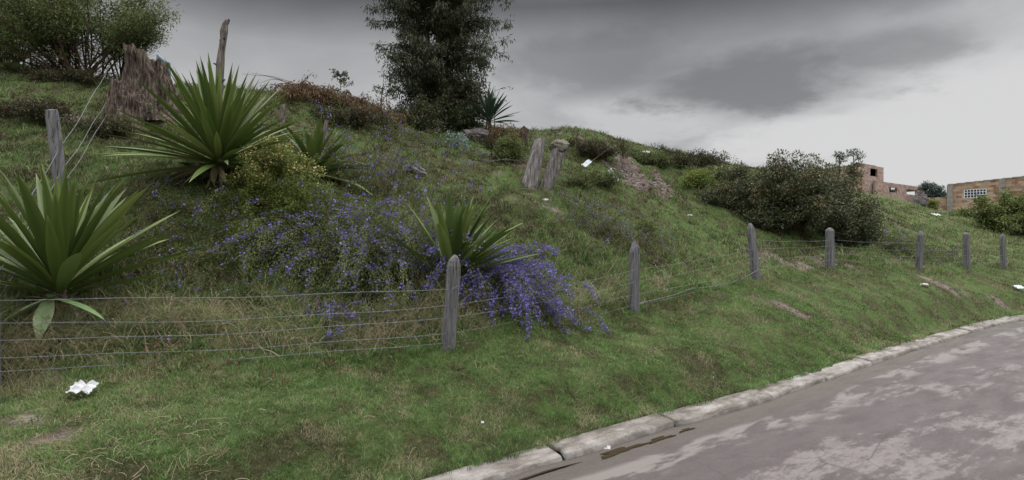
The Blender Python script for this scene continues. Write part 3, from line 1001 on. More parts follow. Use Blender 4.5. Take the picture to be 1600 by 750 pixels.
# low weeds and dead stems that roughen the slope
rng = np.random.default_rng(31)
X, Z = scatter(11000, 5.0, 40, 1.3, 0.95)
s_ = grid_at(SG, X, Z)
k_ = ((s_ > 2.4) & (fbm(X * 0.6, Z * 0.6, 55, 4) > 0.44)) | ((s_ > 0.5) & (rng.random(len(X)) < 0.16))
X, Z = X[k_], Z[k_]
cs_ = np.stack([X, Z, grid_at(HG, X, Z) + 0.05], 1)
mb = MB()
per = 16
c_ = np.repeat(cs_, per, 0); n = len(c_)
d_ = rng.normal(size=(n, 3)) + np.array([0, 0, 0.9])
d_ /= np.linalg.norm(d_, axis=1)[:, None]
big = np.repeat((0.6 + 0.9 * rng.random(len(X)) ** 2) * np.where(s_[k_] < 2.2, 0.45, 1.0), per)
mb.leaves(c_ + d_ * (0.10 * big * rng.random(n))[:, None] * np.array([1.4, 1.4, 0.8]), d_, rng.normal(size=(n, 3)) * 0.5 + np.array([0, 0, 1.0]), 0.06 * big * (0.6 + rng.random(n)), 0.02 * big, np.repeat(rng.random(len(X)) * 0.7, per) + 0.3 * rng.random(n))
tag(mb.build('weeds', 'weed_leaves'), kind='stuff')

# loose grit and crumbs of soil washed along the gutter and over the road edge
rng = np.random.default_rng(44)
mb = MB()
n = 5200
ai = rng.integers(60, 260, n)
of_ = -np.abs(rng.normal(size=n)) * 0.45 + 0.03
cx_ = KF[ai, 0] + KN[ai, 0] * of_ + rng.normal(size=n) * 0.1
cy_ = KF[ai, 1] + KN[ai, 1] * of_ + rng.normal(size=n) * 0.1
ok = kerb_sd(cx_, cy_) < -0.03
cx_, cy_ = cx_[ok], cy_[ok]; n = len(cx_)
sz = 0.003 + 0.010 * rng.random(n) ** 4 + 0.002 * rng.random(n)
oct_ = np.array([[1, 0, 0], [0, 1, 0], [-1, 0, 0], [0, -1, 0], [0, 0, 0.7]])
v_ = (oct_[None] * (0.6 + 0.8 * rng.random((n, 5, 1))) * sz[:, None, None] + np.stack([cx_, cy_, np.full(n, 0.012)], 1)[:, None]).reshape(-1, 3)
i_ = np.arange(n)[:, None] * 5
mb.add(v_, None, (i_[:, None] + np.array([[0, 1, 4], [1, 2, 4], [2, 3, 4], [3, 0, 4]])[None]).reshape(-1, 3), np.repeat(rng.random(n), 5))
tag(mb.build('grit', 'grit'), kind='stuff')

# ------------------------------------------------------------------ fences
def make_post(mbuf, base, top, w1, w2, point=0.12, seed=0):
    base = np.asarray(base, float); top = np.asarray(top, float)
    r = random.Random(seed)
    axis_ = top - base
    L_ = np.linalg.norm(axis_); axis_ /= L_
    sx_ = np.array([cos(0.55), sin(0.55), 0.0]); sx_ -= axis_ * sx_.dot(axis_); sx_ /= np.linalg.norm(sx_)
    sy_ = np.cross(axis_, sx_)
    lv = [(-0.25, 1.02), (0.0, 1.0), (0.25, 1.0), (0.5, 0.98), (0.75, 0.97), (1 - point * 1.1 / L_, 0.95), (1 - point * 0.6 / L_, 0.80), (1 - point * 0.22 / L_, 0.46), (1.0, 0.12)]
    ring = [(-1, -0.72), (-0.72, -1), (0.72, -1), (1, -0.72), (1, 0.72), (0.72, 1), (-0.72, 1), (-1, 0.72)]
    v_ = []
    for t_, s_ in lv:
        jx, jy = r.uniform(-.006, .006), r.uniform(-.006, .006)
        for a, b in ring:
            k_ = 1 + r.uniform(-.04, .04)
            v_.append(base + axis_ * L_ * t_ + sx_ * (a * w1 / 2 * s_ * k_ + jx) + sy_ * (b * w2 / 2 * max(s_, 0.5 * s_ + 0.3) * k_ + jy))
    n = len(lv)
    q = [[i * 8 + j, i * 8 + (j + 1) % 8, (i + 1) * 8 + (j + 1) % 8, (i + 1) * 8 + j] for i in range(n - 1) for j in range(8)]
    v_.append(top + axis_ * 0.004)
    mbuf.add(np.array(v_), q, [[(n - 1) * 8 + j, (n - 1) * 8 + (j + 1) % 8, n * 8] for j in range(8)])


fence = empty('wire_fence', BASE[1], 'barbed wire fence of grey pointed posts running along the grass verge beside the road', 'fence')
tops = []
leans = {0: (0, 0), 1: (11, -.03), 2: (3, 0.04), 3: (-9, 0), 4: (1, 0.05), 5: (4, 0), 6: (-2, 0.03), 7: (-2, 0)}
wpx = [26, 21, 17, 14, 14, 11, 10, 9]
for k, (px, py, Z, hp) in enumerate(POSTS):
    hgt = hp * Z / F
    b_ = BASE[k]
    t_ = b_ + np.array([leans[k][0] * Z / F, leans[k][1], hgt])
    tops.append(t_)
    m = MB(); wd = wpx[k] * Z / F
    make_post(m, b_, t_, wd * 0.92, wd * 0.72, (0.16, 0.15, 0.22, 0.24, 0.10, 0.14, 0.07, 0.18)[k], k)
    po = m.build('fence_post', 'weathered_post', fence, b_)
    if k == 1:
        po['label'] = 'tall leaning post with a wire tied down its face'


def wire_run(mbuf, a, b, sag, seed, rad=0.0042, barbs=True, wob=0.012):
    r = random.Random(seed)
    a = np.asarray(a, float); b = np.asarray(b, float)
    L_ = np.linalg.norm(b - a)
    n = max(8, int(L_ / 0.25))
    ph = r.uniform(0, 6)
    pts = []
    for i in range(n + 1):
        t_ = i / n
        p_ = a + (b - a) * t_
        p_[2] += -sag * 4 * t_ * (1 - t_) + wob * math.sin(t_ * L_ * 2.3 + ph) * min(1, 4 * t_, 4 * (1 - t_))
        pts.append(p_)
    mbuf.tube(pts, rad, 4, 0.5)
    if barbs:
        d_ = (b - a) / L_
        s_ = r.uniform(0, .12)
        pts = np.array(pts)
        while s_ < L_:
            c_ = np.array([np.interp(s_ / L_, np.linspace(0, 1, n + 1), pts[:, k]) for k in range(3)])
            q_ = np.array([r.uniform(-1, 1), r.uniform(-1, 1), r.uniform(-1, 1)]); q_ /= np.linalg.norm(q_)
            mbuf.tube([c_ - q_ * 0.016, c_ + q_ * 0.016], rad * 0.5, 3, cap=False)
            s_ += 0.13


heights = [0.92, 0.70, 0.52, 0.34, 0.17, 0.06]
# where each strand meets each post, as a share of post height
HT = {0: [0.70, 0.52, 0.38, 0.24, 0.13], 1: [0.64, 0.47, 0.34, 0.17, 0.07], 2: [0.84, 0.60, 0.42, 0.24, 0.09]}
for s_ in range(5):
    m = MB()
    for k in range(len(tops) - 1):
        fa = HT.get(k, [0.70, 0.55, 0.38, 0.22, 0.08])[s_]; fb = HT.get(k + 1, [0.70, 0.55, 0.38, 0.22, 0.08])[s_]
        a = BASE[k] + (tops[k] - BASE[k]) * fa; b = BASE[k + 1] + (tops[k + 1] - BASE[k + 1]) * fb
        nn = np.array([b[1] - a[1], -(b[0] - a[0]), 0]); nn /= np.linalg.norm(nn)
        off_ = nn * 0.07
        if (s_ == 0 and k in (1, 2)) or (s_ == 4 and k > 2):
            continue
        wire_run(m, a + off_, b + off_, 0.03 + 0.015 * ((s_ * 7 + k * 3) % 4), s_ * 31 + k, 0.0031 if k == 0 else 0.0020 if k < 3 else 0.0028)
    m.build('wire_strand', 'galvanised_wire', fence, BASE[1])
    if s_ == 1:   # loose end tied round the nearest tall post
        a = BASE[1] + (tops[1] - BASE[1]) * 0.68; q0 = np.array([0.10, -0.085, 0])
        m = MB()
        m.tube([a + q0, a + np.array([0.0, -0.11, -0.06]), a + np.array([-0.045, -0.10, -0.16]), a + np.array([-0.05, -0.095, -0.5]), a + np.array([-0.06, -0.09, -0.8])], 0.005, 4)
        m.build('wire_tie', 'galvanised_wire', fence, BASE[1])
# extra loose wires right of the corner, low on the ground
m = MB()
wire_run(m, at(1185, 14.4, 0.28), at(1080, 12.9, 0.10), 0.12, 5, 0.005)
wire_run(m, at(1080, 12.9, 0.10), at(985, 11.6, 0.16), 0.05, 6, 0.005)
m.build('loose_wire', 'galvanised_wire', fence, BASE[1])

# second fence going up the hill from the corner
b2_ = at(97, 10.4)
t2_ = b2_ + np.array([-0.19, 0, 1.50])
hf = empty('hillside_wire_fence', b2_, 'wire fence with one leaning flat topped grey post climbing the hill at the left', 'fence')
m = MB()
make_post(m, b2_, t2_, 0.20, 0.15, 0.03, 44)
m.build('fence_post', 'weathered_post', hf, b2_)
stump_c = at(205, 13.9)
for fr0, fr1, dzz in ((0.84, 0.50, 1.25), (0.60, 0.22, 0.55), (0.36, 0.05, 0.25)):
    m = MB()
    a = BASE[0] + (tops[0] - BASE[0]) * (0.25 + fr0 * 0.95)
    b = b2_ + (t2_ - b2_) * (fr1 * 0.9 + 0.02) + np.array([0.07, -0.09, 0])
    c = stump_c + np.array([-0.35, -0.35, dzz])
    wire_run(m, a, b, 0.05, 3, 0.004)
    wire_run(m, b, c, 0.03, 4, 0.0045, wob=0.03)
    m.build('wire_strand', 'galvanised_wire', hf, b2_)


# ------------------------------------------------------------------ agaves
def agave_leaf(mbuf, base, az, el, ln, wd, droop, val, taper=0.45, twist=0.0, nseg=9, kink=None, tip=False):
    p_ = np.array(base, float)
    hd = np.array([cos(az), sin(az), 0])
    side = np.array([-sin(az), cos(az), 0])
    pts, nrm = [p_.copy()], []
    e = el
    for i in range(nseg):
        d_ = hd * cos(e) + np.array([0, 0, sin(e)])
        nrm.append(-hd * sin(e) + np.array([0, 0, cos(e)]))
        p_ = p_ + d_ * ln / nseg
        pts.append(p_.copy())
        e -= droop / nseg * (0.4 + 1.2 * i / nseg)
        if kink and i == kink[0]:
            e -= kink[1]
    nrm.append(nrm[-1])
    v_ = []
    for i, (pp, nn) in enumerate(zip(pts, nrm)):
        t_ = i / nseg
        prof_ = (0.42 + 0.58 * math.sin(min(1, t_ / taper) * pi / 2)) if t_ < taper else (1 - ((t_ - taper) / (1 - taper)) ** 1.7)
        w_ = wd / 2 * max(prof_, 0.0)
        sd_ = side * cos(twist * t_) + nn * sin(twist * t_)
        v_ += [pp - sd_ * w_ + nn * w_ * 0.38, pp - sd_ * w_ * 0.45 + nn * w_ * 0.06, pp - nn * w_ * 0.06, pp + sd_ * w_ * 0.45 + nn * w_ * 0.06, pp + sd_ * w_ + nn * w_ * 0.38]
    q = [[i * 5 + j, i * 5 + j + 1, (i + 1) * 5 + j + 1, (i + 1) * 5 + j] for i in range(nseg) for j in range(4)]
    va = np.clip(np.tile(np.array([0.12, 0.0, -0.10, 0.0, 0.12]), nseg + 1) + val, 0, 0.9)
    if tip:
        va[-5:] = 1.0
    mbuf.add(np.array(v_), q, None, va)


def agave(name, px, Z, n, ln, wd, label, lift=0.25, low=-0.15, tilt=(0, 0), mat='agave_leaves', seed=1, dz=0.0, stem_h=0.3, droop=0.5, az_bias=None, hi=1.5):
    r = random.Random(seed)
    b = at(px, Z, dz)
    root = empty(name, b, label, 'agave')
    m = MB()
    m.tube([b + np.array([0, 0, -0.25]), b + np.array([0, 0, stem_h * 0.5]), b + np.array([tilt[0] * .3, tilt[1] * .3, stem_h + 0.12])], [wd * 0.75, wd * 0.85, wd * 0.55], 10)
    m.build('stem', 'rotten_wood', root, b, smooth_=True)
    m = MB()
    top = b + np.array([tilt[0] * .3, tilt[1] * .3, stem_h])
    for i in range(n):
        f_ = i / (n - 1)                         # 0 outer .. 1 inner
        az = i * 2.39996 + r.uniform(-.25, .25)
        if az_bias is not None and r.random() < 0.55:
            az = az_bias + r.uniform(-1.3, 1.3)
        el = low + (hi - low) * f_ ** 0.75 + r.uniform(-.12, .12)
        hx, hy = cos(az), sin(az)
        el += (hx * tilt[0] + hy * tilt[1]) * -0.9 * f_
        L_ = ln * (1.0 - 0.18 * f_) * r.uniform(0.82, 1.08)
        base = top + np.array([hx * wd * 0.5 * (1 - f_), hy * wd * 0.5 * (1 - f_), -0.10 + 0.22 * f_])
        agave_leaf(m, base, az, el, L_, wd * r.uniform(0.85, 1.1), droop * r.uniform(0.5, 1.2) * (1 - 0.72 * f_), r.random() * 0.65 + 0.1, twist=r.uniform(-.6, .6),
                   kink=(r.choice([4, 5, 6, 7]), r.uniform(0.3, 0.8)) if r.random() < 0.02 else None, tip=r.random() < 0.6)
    m.build('leaf_rosette', mat, root, b, smooth_=True)
    m = MB()
    for i in range(12):
        agave_leaf(m, top + np.array([0, 0, -0.12]), r.uniform(0, 6.28), r.uniform(-1.3, -0.5), ln * r.uniform(0.18, 0.38), wd * 0.5, r.uniform(.2, 1.0), r.random() * 0.8, twist=r.uniform(-1, 1))
    m.build('withered_leaves', 'dry_agave_leaves', root, b, smooth_=True)
    return root, b, top


# the big one
root, b, top = agave('agave', 342, 11.0, 150, 2.08, 0.128, 'largest agave, dense fan of long narrow green leaves in front of the dead pole', low=-0.22, seed=5, stem_h=0.45, droop=0.28, hi=1.52)
m = MB()
r = random.Random(9)
for az, el, ln in [(-1.62, -1.35, 0.42), (-1.4, -1.15, 0.4), (3.35, -0.25, 1.3), (3.55, -0.32, 1.0), (-2.3, -0.5, 0.7), (-0.6, -0.7, 0.5), (3.2, -.12, 1.6)]:
    agave_leaf(m, top + np.array([0, -0.12, -0.12]), az, el, ln, 0.13, 0.4, r.random())
m.build('dry_leaves', 'dry_agave_leaves', root, b, smooth_=True)
m = MB()
agave_leaf(m, top + np.array([0, 0, 0.1]), -2.2, 1.15, 1.3, 0.10, 0.1, 0.15)
m.build('reddish_leaf', 'brown_leaves', root, b, smooth_=True)

# left foreground
root, b, top = agave('agave', 92, 7.6, 76, 1.80, 0.158, 'broad leaved green agave behind the wire at the far left with pale drooping lower leaves', low=0.18, seed=12, stem_h=0.25, droop=0.35, hi=1.5)
m = MB()
for az, el, ln, wd in [(-2.35, -0.50, 0.72, 0.20), (-1.15, -0.72, 0.66, 0.20), (-0.35, -0.12, 1.05, 0.12), (-0.75, 0.3, 0.32, 0.13)]:
    agave_leaf(m, top + np.array([0.03, -0.18, -0.13]), az, el, ln, wd, 0.35, random.random(), taper=0.5)
m.build('pale_leaves', 'agave_leaves_pale', root, b, smooth_=True)
m = MB()
for az, el, ln, wd in [(-1.75, -0.95, 0.62, 0.17), (3.0, 0.1, 0.75, 0.06), (-1.5, -1.1, 0.4, 0.12), (2.8, 0.9, 1.2, 0.12)]:
    agave_leaf(m, top + np.array([0, -0.14, -0.15]), az, el, ln, wd, 0.5, random.random() * 0.6)
m.build('dry_leaves', 'dry_agave_leaves', root, b, smooth_=True)
# middle
agave('agave', 698, 9.75, 44, 1.50, 0.180, 'medium agave with broad upright leaves fanning right just behind the nearest tall post', low=0.35, tilt=(0.28, 0), seed=21, stem_h=0.22, droop=0.25, hi=1.6, az_bias=0.0)
# behind the yellow bush
agave('agave', 490, 12.4, 40, 1.35, 0.16, 'partly hidden agave with arching dark leaves between the largest agave and the blue flowers', low=-0.1, seed=33, stem_h=0.05, droop=1.0, hi=1.15, mat='agave_leaves')
# hilltop
agave('agave', 762, 20.3, 40, 1.25, 0.14, 'dark agave silhouetted on the hilltop at the foot of the tall tree', low=0.0, tilt=(0.2, 0), seed=40, stem_h=0.75, droop=0.2, mat='agave_leaves_dark', hi=1.5)


# ------------------------------------------------------------------ woody plants
def curve_pts(a, d, ln, n, wig, up=0.0, r=random):
    """a wandering twig path"""
    p_ = np.array(a, float); d = np.array(d, float); d /= np.linalg.norm(d)
    pts = [p_.copy()]
    for _ in range(n):
        d = d + np.array([r.uniform(-wig, wig), r.uniform(-wig, wig), r.uniform(-wig, wig) + up])
        d /= np.linalg.norm(d)
        p_ = p_ + d * ln / n
        pts.append(p_.copy())
    return np.array(pts), d


def rand_dirs(n, up=0.0):
    d = rng.normal(size=(n, 3)); d[:, 2] += up
    return d / (np.linalg.norm(d, axis=1)[:, None] + 1e-9)


def leaf_cloud(mbuf, centres, radius, per, ln, wd, droop=0.0, outward=None, flat_=0.8, vshift=None):
    """leaves in loose balls round each centre; each leaf grows away from the centre"""
    c = np.repeat(np.asarray(centres), per, axis=0)
    n = len(c)
    d = rand_dirs(n)
    rad = np.repeat(np.broadcast_to(radius, len(centres)), per) * rng.random(n) ** 0.45
    off = d * rad[:, None]; off[:, 2] *= flat_
    ld = d + rng.normal(size=(n, 3)) * 0.5
    ld[:, 2] -= droop
    nr = rng.normal(size=(n, 3)) * 0.5 + np.array([0, 0, 1.0])
    val = np.clip(rng.random(n) * 0.75 + (np.repeat(vshift, per) if vshift is not None else 0), 0, 1)
    mbuf.leaves(c + off, ld, nr, ln * (0.6 + 0.7 * rng.random(n)), wd * (0.7 + 0.6 * rng.random(n)), val)


def bush(name, label, cat, px, Z, w_, d_, h_, n_cl, per, ln, wd, mat, cr=None, group=None, seed=0, flower=None, stem='twig', flat_top=0.0, dz=0.0, dome=0.85, lean=0.0, leaf_part='foliage', stems=24, skip=None):
    """shrub: stems from the root to clumps of leaves spread through an uneven dome"""
    global rng
    rng = np.random.default_rng(seed + 100)
    r = random.Random(seed)
    b = at(px, Z, dz)
    root = empty(name, b, label, cat, group)
    cr = cr or 0.16 * h_
    th = rng.random(n_cl) * 2 * pi
    ph = np.arccos(rng.random(n_cl) ** dome)
    lob = 0.80 + 0.30 * np.sin(th * 3 + seed) * np.sin(ph * 2 + seed * 2) + 0.18 * np.sin(th * 7 + seed * 3) + rng.normal(size=n_cl) * 0.07
    rad = lob * (0.45 + 0.55 * rng.random(n_cl) ** 0.35)
    x = np.cos(th) * np.sin(ph) * rad * w_ / 2
    y = np.sin(th) * np.sin(ph) * rad * d_ / 2
    z = np.cos(ph) * rad * h_ * 0.95
    z = np.minimum(z, h_ * (1 - flat_top * 0.3)) + 0.06 * h_
    x += z * lean
    cs = np.stack([x + b[0], y + b[1], 0 * z], 1)
    gz = grid_at(HG, cs[:, 0], cs[:, 1])
    cs[:, 2] = np.maximum(z + b[2], gz + cr * 0.5)
    m = MB()
    idx = rng.choice(n_cl, min(stems, n_cl), replace=False)
    for i in idx:
        a = b + np.array([r.uniform(-.12, .12) * w_, r.uniform(-.12, .12) * d_, -0.08])
        a[2] = H(a[0], a[1]) - 0.05
        e = cs[i]
        mid = (a + e) / 2 + np.array([(e[0] - a[0]) * 0.15, (e[1] - a[1]) * .15, -0.06 * h_]) + np.array([r.uniform(-.05, .05) for _ in range(3)]) * h_
        R0 = max(0.008, 0.012 * h_)
        m.tube([a, (a + mid) / 2 + np.array([r.uniform(-.02, .02) * h_, 0, 0]), mid, (mid + e) / 2, e], [R0, R0 * .8, R0 * .6, R0 * .45, R0 * .25], 4)
    m.build('stems', stem, root, b)
    m = MB()
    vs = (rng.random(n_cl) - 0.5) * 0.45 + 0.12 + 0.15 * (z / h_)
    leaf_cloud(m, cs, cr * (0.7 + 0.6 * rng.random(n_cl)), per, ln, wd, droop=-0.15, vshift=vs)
    m.build(leaf_part, mat, root, b)
    if flower:
        fm, cnt, fs, fz = flower
        m = MB()
        ok = np.where(z > fz * h_)[0]
        c_ = cs[rng.choice(ok, cnt)]
        dd = rand_dirs(cnt, 0.4)
        c_ = c_ + dd * cr * (0.7 + 0.4 * rng.random(cnt))[:, None]
        if cnt < 100:                      # few enough to count: each its own part
            for k in range(cnt):
                m = MB(); flowers(m, c_[k:k + 1], fs); m.build('flower', fm, root, b)
        else:
            flowers(m, c_, fs)
            m.build('flowers', fm, root, b)['kind'] = 'stuff'
    return root, b


def flowers(mbuf, c, size):
    """small open flowers: crossed pairs of petals facing outwards"""
    n = len(c)
    d = rand_dirs(n, 0.3)
    a = rand_dirs(n)
    val = rng.random(n)
    for k in range(2):
        mbuf.leaves(c - a * size * 0.5, a, d, size, size * 0.75, val, 0.1)
        a = np.cross(a, d); a /= np.linalg.norm(a, axis=1)[:, None] + 1e-9


def scrambler(label, px, Z, n_st, spread, ln, leafiness, flower_n, fsize=0.034, group='blue flowering scrambling shrubs on the slope', seed=0, rise=0.8, bias=(0, -0.5), w_root=0.6, lsize=0.035, tipsonly=0.35):
    """arching thin stems that rise, then trail downhill, set with small leaves and blue flowers"""
    global rng
    rng = np.random.default_rng(seed + 500)
    r = random.Random(seed + 50)
    b = at(px, Z)
    root = empty('flowering_shrub', b, label, 'flowering shrub', group)
    ms, ml, mf = MB(), MB(), MB()
    fc, lc, ldir = [], [], []
    for _ in range(n_st):
        a = b + np.array([r.gauss(0, w_root), r.gauss(0, w_root * 0.6), 0])
        a[2] = H(a[0], a[1]) - 0.03
        az = r.uniform(0, 2 * pi)
        d = np.array([cos(az) * spread + bias[0], sin(az) * spread + bias[1], rise * r.uniform(0.4, 1.3)]); d /= np.linalg.norm(d)
        L_ = ln * r.uniform(0.5, 1.1)
        n = 10
        p_ = a.copy(); pts = [p_.copy()]
        for i in range(n):
            d = d + np.array([r.uniform(-.12, .12), r.uniform(-.12, .12), -0.21 - 0.05 * i / n])
            d /= np.linalg.norm(d)
            p_ = p_ + d * L_ / n
            gz = H(p_[0], p_[1]) + 0.05 + 0.05 * r.random()
            if p_[2] < gz:
                p_[2] = gz; d[2] = max(d[2], -0.25)
            pts.append(p_.copy())
        pts = np.array(pts)
        ms.tube(pts, np.linspace(0.007, 0.003, n + 1), 3, 0.5, cap=False)
        # short side twigs
        k = int(leafiness * L_)
        t_ = rng.random(k) * 0.92 + 0.08
        xi = t_ * n
        i0 = np.minimum(xi.astype(int), n - 1)
        pp = pts[i0] + (pts[i0 + 1] - pts[i0]) * (xi - i0)[:, None]
        off = rng.normal(size=(k, 3)) * 0.05
        lc.append(pp + off); ldir.append(off + (pts[i0 + 1] - pts[i0]))
        k = int(flower_n * L_)
        # flower heads in small bunches along the outer part of the stem
        hb = rng.random(max(1, k // 4)) * (1 - tipsonly) + tipsonly
        t_ = np.repeat(hb, 4) + rng.normal(size=len(hb) * 4) * 0.012
        xi = np.clip(t_, 0, 0.999) * n
        i0 = xi.astype(int)
        pp = pts[i0] + (pts[i0 + 1] - pts[i0]) * (xi - i0)[:, None]
        fc.append(pp + rng.normal(size=(len(pp), 3)) * 0.03 + np.array([0, -0.02, 0.035]))
    ms.build('stems', 'twig', root, b)
    lc = np.vstack(lc); ldir = np.vstack(ldir)
    n = len(lc)
    ml.leaves(lc, ldir, rng.normal(size=(n, 3)) * .5 + np.array([0, 0, 1]), lsize * (0.6 + 0.8 * rng.random(n)), lsize * 0.45, rng.random(n))
    ml.build('foliage', 'scrambler_leaves', root, b)
    fc = np.vstack(fc)
    flowers(mf, fc, fsize)
    mf.build('flowers', 'blue_petals', root, b)['kind'] = 'stuff'
    return root


scrambler('tangle of thin stems with blue flowers below the yellowish bush, left of the main mass', 455, 10.2, 95, 0.6, 1.8, 170, 10, fsize=0.040, seed=1, w_root=0.36, rise=1.4, bias=(0.0, -0.45))
scrambler('dense mass of blue flowers and trailing stems left of the medium agave', 590, 10.4, 190, 0.7, 2.0, 150, 12, fsize=0.040, seed=2, w_root=0.50, rise=1.5, bias=(-0.05, -0.50))
scrambler('thin wispy blue flowering shrub standing highest above the main flower mass', 595, 12.6, 85, 0.45, 2.1, 55, 6, fsize=0.038, seed=3, w_root=0.6, rise=2.6, bias=(0, 0.0))
scrambler('brightest cascade of blue flowers, right of the nearest tall post', 772, 10.35, 130, 0.7, 1.5, 120, 58, fsize=0.038, seed=4, w_root=0.34, rise=1.3, bias=(0.25, -0.40))
scrambler('small clump of blue flowers low in the dry grass behind the wire', 525, 8.6, 16, 0.7, 0.6, 90, 50, seed=5, w_root=0.14, rise=1.2, bias=(0, -0.1))
scrambler('sparse blue flowering stems in the grass beside the far left agave', 235, 8.7, 40, 0.9, 0.9, 110, 9, seed=6, w_root=0.6, rise=1.0)
scrambler('pale purplish flowering shrub on open slope below the white plastic bags', 955, 14.6, 120, 0.9, 1.25, 80, 9, fsize=0.03, seed=7, w_root=0.55, rise=1.8, bias=(0, 0.1))
scrambler('blue flowering shrub on the crest below the tall tree', 640, 17.3, 60, 0.9, 1.1, 110, 9, fsize=0.04, seed=8, w_root=0.9, rise=1.3, bias=(0, 0), lsize=0.05)
scrambler('faded flowering shrub at the right edge of the big dark bush', 1408, 24.0, 80, 1.0, 1.6, 80, 6, fsize=0.045, seed=9, w_root=0.7, rise=1.7, bias=(0, 0), lsize=0.06)
scrambler('few blue flowers on stems in the turf left of the yellowish bush', 285, 10.2, 26, 0.8, 0.8, 90, 10, seed=10, w_root=0.5, rise=0.9)

bush('flowering_bush', 'yellow green bush dotted with cream flower heads beside the largest agave', 'bush', 432, 10.6, 1.75, 1.2, 1.62, 230, 100, 0.05, 0.020, 'yellow_green_leaves', cr=0.13, seed=3, flower=('cream_petals', 1500, 0.038, 0.5))
bush('leafy_bush', 'low yellow green bush just under the cream flowered bush', 'bush', 385, 9.9, 0.95, 0.5, 0.5, 45, 80, 0.045, 0.016, 'yellow_green_leaves', cr=0.09, seed=4)
bush('broad_bush', 'biggest dark bush, wide and rounded, behind the fence at the right', 'bush', 1226, 21.0, 5.7, 3.6, 2.50, 600, 120, 0.095, 0.045, 'dark_leaves', cr=0.26, seed=6, flower=('brown_leaves', 500, 0.07, 0.1), stems=60, dome=0.8)
bush('broad_bush', 'dark bush with a few blue flowers at the right end of the biggest bush', 'bush', 1325, 21.8, 2.3, 2.2, 2.1, 180, 110, 0.095, 0.04, 'dark_leaves', cr=0.24, seed=16, flower=('blue_petals', 70, 0.06, 0.1), stems=40)
bush('round_bush', 'rounded bright green bush below the brick wall at the right edge', 'bush', 1592, 37, 5.6, 4.5, 2.7, 330, 90, 0.15, 0.08, 'shrub_tree_leaves', cr=0.36, seed=8, stems=40)
bush('leafy_bush', 'yellow green bush beside the bare bank on the slope', 'bush', 1090, 22.0, 1.2, 1.0, 0.6, 55, 60, 0.09, 0.04, 'yellow_green_leaves', cr=0.22, seed=9)
bush('leafy_bush', 'olive bush between the bare bank and the biggest dark bush', 'bush', 1135, 24.0, 2.2, 1.4, 0.5, 70, 60, 0.1, 0.045, 'olive_leaves', cr=0.24, seed=10)
bush('leafy_bush', 'green weedy bush with yellow flowers beside the two leaning wooden posts', 'bush', 797, 17.5, 1.25, 0.9, 0.85, 90, 60, 0.07, 0.03, 'shrub_tree_leaves', cr=0.16, seed=11, flower=('cream_petals', 14, 0.06, 0.2))
bush('leafy_bush', 'dark ragged shrub filling the shade at the foot of the tall tree', 'bush', 700, 20.6, 3.2, 1.6, 1.5, 170, 80, 0.10, 0.045, 'dark_leaves', cr=0.26, seed=13)
bush('silvery_plant', 'small silvery blue plant in the grass under the tall tree', 'plant', 714, 17.5, 0.75, 0.6, 0.42, 40, 40, 0.09, 0.04, 'silver_leaves', cr=0.13, seed=14, stems=8)
bush('leafy_bush', 'scrubby heath bush hanging over the crest right of the soil capped post', 'bush', 925, 21.4, 2.6, 1.2, 0.55, 130, 50, 0.08, 0.03, 'heath_leaves', cr=0.16, seed=17)
bush('leafy_bush', 'dark scrubby bush on the crest above the bare bank', 'bush', 1010, 23.2, 3.0, 1.2, 0.5, 120, 45, 0.09, 0.03, 'olive_leaves', cr=0.16, seed=18)
bush('leafy_bush', 'brownish scrub along the crest between the bare bank and the big bush', 'bush', 1085, 26.6, 3.6, 1.4, 0.55, 120, 50, 0.10, 0.035, 'heath_leaves', cr=0.24, seed=19)
bush('leafy_bush', 'low dull green shrub under the two white plastic bags', 'bush', 938, 18.2, 1.5, 0.9, 0.62, 70, 55, 0.07, 0.03, 'olive_leaves', cr=0.15, seed=20)
bush('leafy_bush', 'small dark green shrub at the foot of the pale purplish flowering shrub', 'bush', 1010, 15.6, 0.55, 0.5, 0.42, 36, 50, 0.05, 0.025, 'shrub_tree_leaves', cr=0.1, seed=22)
bush('leafy_bush', 'dull green shrub in front of the stumps of the two leaning wooden posts', 'bush', 905, 17.2, 1.0, 0.8, 0.5, 50, 50, 0.06, 0.025, 'olive_leaves', cr=0.14, seed=23)
bush('leafy_bush', 'lowest shrub at the lower right end of the brightest blue cascade', 'bush', 812, 9.9, 0.55, 0.4, 0.36, 40, 60, 0.04, 0.02, 'dark_leaves', cr=0.09, seed=24)
bush('leafy_bush', 'little yellow green bush at the far end of the low brick wall', 'bush', 1456, 50, 1.2, 1.0, 0.75, 30, 50, 0.1, 0.06, 'yellow_green_leaves', cr=0.22, seed=25)
bush('leafy_bush', 'low dark green hedge plants below the barred window of the brick wall', 'bush', 1508, 43, 2.4, 1.2, 0.8, 60, 50, 0.12, 0.06, 'shrub_tree_leaves', cr=0.26, seed=26)
bush('leafy_bush', 'green plants trailing over the crest left of the tall tree', 'bush', 655, 19.6, 1.7, 1.0, 1.0, 100, 60, 0.09, 0.04, 'dark_leaves', cr=0.2, seed=27)
bush('leafy_bush', 'low green shrub on the crest far left beneath the many stemmed tree', 'bush', 60, 18.0, 3.2, 1.2, 0.3, 90, 40, 0.09, 0.04, 'olive_leaves', cr=0.2, seed=28)
bush('broad_bush', 'dark hill crest shrub beside the ruined upper brick room', 'bush', 1275, 33, 3.0, 2.4, 1.1, 160, 70, 0.13, 0.06, 'dark_leaves', cr=0.33, seed=29)


